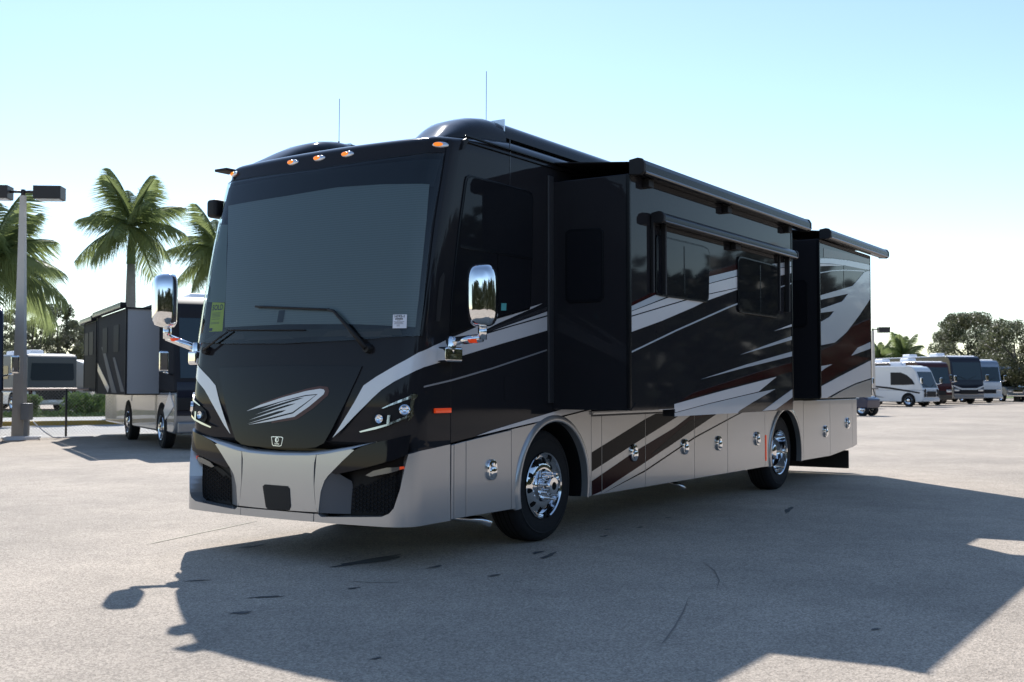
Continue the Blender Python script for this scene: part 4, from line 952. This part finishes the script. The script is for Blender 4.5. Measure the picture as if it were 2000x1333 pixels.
# beyond the fence
hA=math.radians(62)
rc_=coach('white and grey motorhome seen from behind beyond the fence',(9.0,.2),(26.6,46.3),math.radians(75),9.0,2.95,s=1.0,upper=mat('grey_coach_paint',(.10,.108,.12),.4,0,0,.2),lower=WH,wheels=(1.6,6.6),wins=((2,3,1.7,2.4,-1),(4.5,6,1.7,2.4,-1)),band=1.05)
prism('rear_window',[(-1.05,1.62),(1.05,1.62),(1.1,1.75),(1.05,2.5),(-1.05,2.5),(-1.1,1.75)],8.99,9.02,mat('rear_glass',(.03,.04,.052),.15,0,0,.25),rc_,'x')
prism('rear_grille',[(-.75,.62),(.75,.62),(.85,1.1),(-.85,1.1)],8.99,9.03,MBL,rc_,'x')
for sg in (-1,1): box('tail_light',9.0,9.03,*sorted((sg*1.0,sg*1.18)),.85,1.25,RED,rc_)
box('licence_plate',9.03,9.04,-.2,.2,.5,.62,PAP,rc_)
coach('cream motorhome with dark side glass beyond the green hedge',(.3,0),(31.6,50.0),math.radians(300),7.5,2.75,upper=mat('cream_paint',(.55,.52,.47),.3,0,.4),lower=mat('cream_paint',(0,0,0)),wheels=(1.4,5.2),ws=(1.45,2.35),wins=((.9,2.0,1.5,2.3,-1),(.9,2.0,1.5,2.3,1)))
# right row
wv=coach('small white motorhome with black stripe and curved cab window',(1.15,1.13),(64.2,13.0),math.radians(254),7.6,2.95,W=2.25,s=.87,upper=WH,lower=WH,wheels=(1.15,5.0),ws=(1.38,2.54),rake=.62,sill=1.36,side=1,
  stripes=(([(.25,.95),(2.6,1.28),(7.5,1.75),(7.5,1.86),(2.6,1.42),(.25,1.06)],MBL),([(3.0,.65),(5.2,1.15),(5.6,1.15),(3.6,.65)],mat('grey_swoosh',(.30,.31,.33),.3))),wins=((4.2,4.75,1.55,2.25,1),(5.6,6.6,1.5,2.3,1)),band=1.2)
prism('cab_window',[(.62,1.62),(1.5,1.58),(2.55,1.58),(2.55,2.50),(1.75,2.50),(1.25,2.30),(.85,1.98)],1.12,1.14,DGL,wv); box('front_grille',-.062,0,-.62,.62,.72,1.12,MBL,wv,.03); prism('front_vent',[(.72,.75),(.98,.70),(1.02,1.15),(.80,1.30)],-.055,.02,MBL,wv,'x'); prism('front_vent',[(-.72,.75),(-.98,.70),(-1.02,1.15),(-.80,1.30)],-.055,.02,MBL,wv,'x'); box('roof_box',3.0,4.4,-.3,.4,2.98,3.14,MBL,wv,.04)
def wtext(s,size,x,z,y,par,mt,back=False):
    v,f=text_mesh(s,size); mk('lettering',[(x-p[0],y,z+p[1]) for p in v],f,mt,par)
coach('maroon motorhome with tan bumper parked behind the white one',(0,0),(70.2,12.6),math.radians(230),9.5,3.1,s=.95,upper=MAR,lower=BRN,wheels=(1.5,6),ws=(1.55,2.7),frontm=MAR)
bk=coach('glossy black motorhome with white swoosh, tallest of the right row',(0,0),(76.6,11.9),math.radians(226),11,3.45,s=1.0,upper=NAV,lower=SLV,wheels=(1.5,7),ws=(1.75,3.0),frontm=NAV,stripes=(([(.0,1.35),(1.2,1.55),(4,1.2),(4,1.05),(1.2,1.38),(0,1.2)],WH),))
prism('front_swoosh',[(-1.24,1.36),(-.6,1.14),(.6,1.14),(1.24,1.36),(1.24,1.26),(.6,1.02),(-.6,1.02),(-1.24,1.26)],-.075,-.02,WH,bk,'x')
coach('silver blue motorhome with white apron behind the black coach',(0,0),(83.5,11.9),math.radians(226),9,3.3,s=1.0,upper=BLU,lower=WH,wheels=(1.5,6),ws=(1.65,2.75),frontm=WH)
# class C at the end of the row
cc=tag(empty('camper_van',(90.5,11.3,0),math.radians(226-180)),'silver camper van with overhanging cab, last of the right row','camper van','motorhomes parked around the lot')
prism('coach_body',[(1.9,.5),(1.9,1.9),(.55,2.15),(.45,2.7),(.8,2.9),(7,2.9),(7,.5)],-1.15,1.15,BLU,cc,'y',.06,3)
prism('cab',[(-.55,.5),(-.6,1.0),(-.35,1.2),(.55,1.35),(1.3,1.95),(1.95,1.95),(1.95,.5)],-.98,.98,SLV,cc,'y',.08,3)
prism('windshield',[(.52,1.36),(1.26,1.93),(1.3,1.9),(.6,1.34)],-.85,.85,DGL2,cc,'y')
box('grille',-.64,-.55,-.45,.45,.70,1.0,CHR,cc,.02); box('bumper',-.70,-.5,-.95,.95,.42,.62,CHR,cc,.03)
for sg in (-1,1):
    box('headlight',-.62,-.50,*sorted((sg*.55,sg*.88)),.78,1.0,LENS,cc,.03); box('mirror_head',.5,.6,*sorted((sg*1.1,sg*1.35)),1.35,1.75,CHR,cc,.03); tube('mirror_arm',[(.7,sg*.95,1.4),(.55,sg*1.15,1.5)],.02,MBL,cc,6)
    for x in (.15,4.8): wheel_small(cc,x,sg*1.0,.38,1 if sg>0 else -1)
# white van front half hidden behind the big coach, and the utility cart
vn=coach('white motorhome front just peeking out behind the big coach rear',(.0,0),(57.8,13.9),math.radians(262),7.0,2.7,W=2.2,s=.85,upper=WH,lower=WH,wheels=(1.2,4.6),ws=(1.35,2.3),rake=.6)
ct=tag(empty('utility_cart',(42.6,9.9,0),math.radians(75)),'small dark blue utility cart tucked behind the coach rear','cart')
prism('cart_body',[(-.9,.35),(-.95,.75),(-.6,.9),(-.2,.55),(.3,.55),(.45,.95),(1.0,.95),(1.0,.35)],-.55,.55,mat('cart_navy',(.012,.018,.06),.3,0,.5),ct,'y',.05)
for sg in (-1,1):
    for x in (-.6,.7): wheel_small(ct,x,sg*.5,.28,1 if sg>0 else -1)
box('seat',-.15,.4,-.5,.5,.62,.78,MBL,ct,.04)
for sx in (-.75,.9):
    for sg in (-1,1): tube('canopy_post',[(sx,sg*.5,.8),(sx*.8,sg*.5,1.22)],.02,MBL,ct,6)
box('canopy',-.85,.95,-.58,.58,1.2,1.25,BRN,ct,.02)
# ------------------------------------------------------------------ vegetation
def leaf_mat(name,c,c2,tr=.35):
    m=bpy.data.materials.new(name); m.use_nodes=True; t=m.node_tree; b=t.nodes['Principled BSDF']
    tc=t.nodes.new('ShaderNodeTexCoord'); n=t.nodes.new('ShaderNodeTexNoise'); n.inputs['Scale'].default_value=1.3; n.inputs['Detail'].default_value=5; t.links.new(tc.outputs['Object'],n.inputs[0])
    r=t.nodes.new('ShaderNodeValToRGB'); r.color_ramp.elements[0].position=.35; r.color_ramp.elements[1].position=.65; r.color_ramp.elements[0].color=(*c,1); r.color_ramp.elements[1].color=(*c2,1)
    t.links.new(n.outputs[0],r.inputs[0]); t.links.new(r.outputs[0],b.inputs['Base Color']); b.inputs['Roughness'].default_value=.45; b.inputs['Specular IOR Level'].default_value=.4
    tl=t.nodes.new('ShaderNodeBsdfTranslucent'); t.links.new(r.outputs[0],tl.inputs[0]); mx=t.nodes.new('ShaderNodeMixShader'); mx.inputs[0].default_value=tr
    o=t.nodes['Material Output']; t.links.new(b.outputs[0],mx.inputs[1]); t.links.new(tl.outputs[0],mx.inputs[2]); t.links.new(mx.outputs[0],o.inputs[0]); return m
PALMG=leaf_mat('palm_leaf',(.14,.18,.06),(.24,.28,.12),.62); OAKG=leaf_mat('oak_leaf',(.14,.155,.08),(.20,.21,.12),.7); PINEG=leaf_mat('pine_needles',(.12,.135,.075),(.18,.195,.12),.6); HEDG=leaf_mat('hedge_leaf',(.12,.20,.04),(.20,.29,.09),.5)  # oak leaf colour raised to stand in for distance haze
BARK=mat('bark',(.10,.085,.07),.9,noise=(8,.3,(.16,.14,.12))); PTR=mat('palm_trunk',(.20,.185,.165),.9,noise=(6,.3,(.28,.26,.235))); CSH=mat('palm_crownshaft',(.07,.12,.04),.5)
def frond_mesh(L,rise,droop,leafd,seed):
    rnd=random.Random(seed); V=[];F=[]
    def R(t): return Vector((L*(t-.12*t*t),0,rise*t*L-droop*t*t*L))
    n=58; prev=None
    for i in range(13):
        t=i/12; p=R(t); w=.035*(1-t)+.006; V+= [(p+Vector((0,w,0)))[:],(p+Vector((0,-w,0)))[:],(p+Vector((0,0,w)))[:]]
        if i:
            k=3*i; 
            for a in range(3): b=(a+1)%3; F.append((k-3+a,k-3+b,k+b,k+a))
    for i in range(n):
        t=.10+.9*i/(n-1); p=R(t); d=(R(min(1,t+.02))-R(t-.02)).normalized()
        l=L*.34*(math.sin(math.pi*min(1,.18+.80*t))**.8)*rnd.uniform(.85,1.1)+.06
        for sg in (-1,1):
            dr=leafd*rnd.uniform(.6,1.3); side=Vector((d.x*.55,sg*.75,-.25+d.z*.4-dr*.15)).normalized(); tip=p+side*l+Vector((0,0,-dr*l*.75)); mid=p+side*l*.5+Vector((0,0,-dr*l*.12))
            w=d*.010; k=len(V); V+= [(p-w*.6)[:],(p+w*.6)[:],(mid+w)[:],(mid-w)[:],tip[:]]; F+= [(k,k+1,k+2,k+3),(k+3,k+2,k+4)]
    me=bpy.data.meshes.new('frond'); me.from_pydata(V,[],F); me.materials.append(PALMG); return me
FR=[frond_mesh(1,.50,.30,.5,1),frond_mesh(1,.30,.42,.75,2),frond_mesh(1,.15,.48,.95,3),frond_mesh(1,.02,.5,1.05,4)]
def palm(x,y,h,cr,label,seed,tr=.22,lean=(0,0),n=18,z0=0):
    rnd=random.Random(seed); e=tag(empty('palm_tree',(x,y,0)),label,'palm tree','palm trees behind the lot')
    hs=h*.80; top=Vector((lean[0],lean[1],h))
    pts=[Vector((lean[0]*t*t,lean[1]*t*t,hs*t)) for t in [i/8 for i in range(9)]]
    tube('trunk',pts,tr,PTR,e,12,[tr*(1.25-.35*i/8+.08*math.sin(i*1.3)) for i in range(9)])
    tube('crownshaft',[pts[-1],pts[-1].lerp(top,.5),top],tr,CSH,e,12,[tr*.95,tr*.8,tr*.4])
    for i in range(n):
        k=i/(n-1); v=FR[min(3,int(k*4))]
        o=bpy.data.objects.new('frond',v); link(o,e); o.location=top+Vector((0,0,.1-.25*k)); az=i*2.39996+rnd.uniform(-.2,.2)
        o.rotation_euler=(rnd.uniform(-.25,.25),-(.95-1.15*k)+rnd.uniform(-.1,.1),az); s=cr*rnd.uniform(.85,1.1); o.scale=(s,s,s)
    return e
palm(24.8,38.1,8.75,2.85,'tall royal palm with full crown standing behind the second motorhome',3)
palm(16.8,36.3,6.3,3.3,'broad royal palm rising behind the lamp post',5,.3,n=23)
palm(31.3,39.4,8.2,3.0,'royal palm half hidden behind the big coach windshield pillar',9)
palm(104.5,23.6,4.2,2.6,'bushy palm far behind the white motorhome on the right',12,.2,n=20); palm(107,26.5,3.9,2.4,'shorter bushy palm behind the lamp post on the right',15,.2,n=20)
def leaves(V,F,c,r,n,sz,rnd,flat=1.0):
    for _ in range(n):
        while True:
            q=Vector((rnd.uniform(-1,1),rnd.uniform(-1,1),rnd.uniform(-1,1)))
            if q.length<1: break
        p=c+Vector((q.x*r,q.y*r,q.z*r*flat)); a=Vector((rnd.gauss(0,1),rnd.gauss(0,1),rnd.gauss(0,1))).normalized(); b=a.orthogonal().normalized()*sz*rnd.uniform(.5,1.2); a=a*sz*rnd.uniform(.25,.55)
        k=len(V); V+= [(p-a)[:],(p+b*.5)[:],(p+a)[:],(p-b)[:]]; F.append((k,k+1,k+2,k+3))
def tree(name,label,x,y,h,w,base,seed,mt,sz=.26,clumps=70,per=70,group=None,limbs=7,tr=.2,tall=False,cat='tree'):
    rnd=random.Random(seed); e=tag(empty(name,(x,y,0)),label,cat,group)
    tube('trunk',[(0,0,0),(.05,.03,base),(0,.1,h*.75)],tr,BARK,e,9,[tr*1.2,tr*.9,tr*.2])
    V=[];F=[];tips=[]
    for i in range(limbs):
        az=i*2.4+rnd.uniform(-.4,.4); zz=base+(h-base)*rnd.uniform(.0,.5); rr=w*.5*rnd.uniform(.55,.9)
        tip=Vector((rr*math.cos(az),rr*math.sin(az),zz+(h-base)*rnd.uniform(.15,.4))); tips.append(tip)
        tube('limb',[(0,0,zz*.9),(tip*.5+Vector((0,0,zz*.45)))[:],tip[:]],tr*.4,BARK,e,6,[tr*.5,tr*.3,tr*.08])
    for i in range(clumps):
        zf=rnd.random(); z=base+(h-base)*zf; prof=math.sin(math.pi*(.12+.80*zf))**.7 if not tall else (.35+.65*math.sin(math.pi*zf))
        az=rnd.uniform(0,6.28); rr=w*.5*prof*math.sqrt(rnd.uniform(.15,1)); c=Vector((rr*math.cos(az),rr*math.sin(az),z)); leaves(V,F,c,w*rnd.uniform(.07,.13),per,sz,rnd,.8)
    mk('crown',V,F,mt,e); return e
def atd(px,py,dist):
    d=fw+rt*((px-1000)/2190)-upv*((py-666.5)/2190); return Vector((-8.654,-5.375,1.42))+d*dist
p=atd(1893,740,100); tree('oak_tree','wide oak tree, leaf colour paled for haze, rising behind the black motorhome',p.x,p.y,7.6,6.4,1.8,21,OAKG,.15,150,190,'trees behind the right row')
p=atd(1985,740,92); tree('oak_tree','oak tree cut by the right frame edge, its trunks showing',p.x,p.y,6.4,6.2,1.5,22,OAKG,.15,120,160,'trees behind the right row')
p=atd(1945,740,112); tree('oak_tree','low bushy oak between the two larger oaks',p.x,p.y,5.0,4.4,.9,23,OAKG,.16,100,130,'trees behind the right row')
for i,(px,d,h,w,l) in enumerate(((62,92,9.6,4.2,'tall thin pine just right of the lamp post'),(112,96,8.4,4.0,'feathery pine above the grey coach roof'),(150,100,6.9,4.4,'lower bushy pine beyond the fence left of the second motorhome'),(178,104,7.6,3.4,'slender pine at the rear edge of the second motorhome'),(20,98,8.0,4.5,'dark pine behind the broad palm at the frame edge'))):
    p=atd(px,740,d); tree('pine_tree',l,p.x,p.y,h,w,2.0,30+i,PINEG,.17,80,110,'pines beyond the far road',9,.14,True)
def hedge(x,y,label,seed,w=1.5,h=.95):
    e=tag(empty('hedge_shrub',(x,y,0)),label,'shrub','clipped shrubs on the verge'); V=[];F=[]; rnd=random.Random(seed)
    for i in range(46):
        c=Vector((rnd.uniform(-w,w)*.62,rnd.uniform(-w,w)*.5,rnd.uniform(.2,h-.1))); leaves(V,F,c,.28,60,.12,rnd,.7)
    mk('foliage',V,F,HEDG,e)
    for q in ((-.4,0),(.3,.1)): tube('stem',[(q[0],q[1],0),(q[0]*1.2,q[1],h*.6)],.04,BARK,e,6)
p=atd(166,790,51); hedge(p.x,p.y,'round green shrub on the verge beside the cream motorhome',41,1.25,1.0)
p=atd(205,790,53); hedge(p.x,p.y,'darker clipped shrub at the rear of the second motorhome',42,1.0,.85)
p=atd(55,790,50); hedge(p.x,p.y,'small yellowish shrub behind the lamp post box',43,.5,.9)
# far woods (one mass)
def wood(name,label,path,hlo,hhi,n,sz,seed,mt):
    rnd=random.Random(seed); V=[];F=[]; P=[Vector((a,b,0)) for a,b in path]
    seg=[(P[i+1]-P[i]).length for i in range(len(P)-1)]; tot=sum(seg)
    for _ in range(n):
        s=rnd.random()*tot; i=0; s0=s
        while s>seg[i] and i<len(seg)-1: s-=seg[i]; i+=1
        p=P[i].lerp(P[i+1],min(1,s/seg[i])); hh=hlo+(hhi-hlo)*(.5+.28*math.sin(s0*.21+seed)+.22*math.sin(s0*.53+2*seed)+.15*math.sin(s0*1.3)); c=p+Vector((rnd.gauss(0,1.5),rnd.gauss(0,1.5),rnd.random()**.8*max(.8,hh)))
        leaves(V,F,c,.9,3,sz,rnd)
    o=mk(name,V,F,mt); tag(o,label,'wood',kind='stuff'); return o
a=atd(-150,740,125);b=atd(420,740,125); wood('far_wood','hazy low wood along the left horizon',[(a.x,a.y),(b.x,b.y)],2.2,4.2,2600,.34,1,PINEG)
a=atd(1600,740,135);b=atd(2300,740,135); wood('far_wood','low green wood along the right horizon behind the oaks',[(a.x,a.y),(b.x,b.y)],2.4,4.6,5200,.42,2,OAKG)
wood('far_wood','dark tree line across the lot, seen only reflected in the coach',[(-60,20),(-52,-25),(-25,-42),(20,-36),(70,-25),(130,-17),(220,-13)],6.0,10.5,21000,.95,3,leaf_mat('dark_wood_leaf',(.025,.032,.014),(.05,.058,.026),.2))
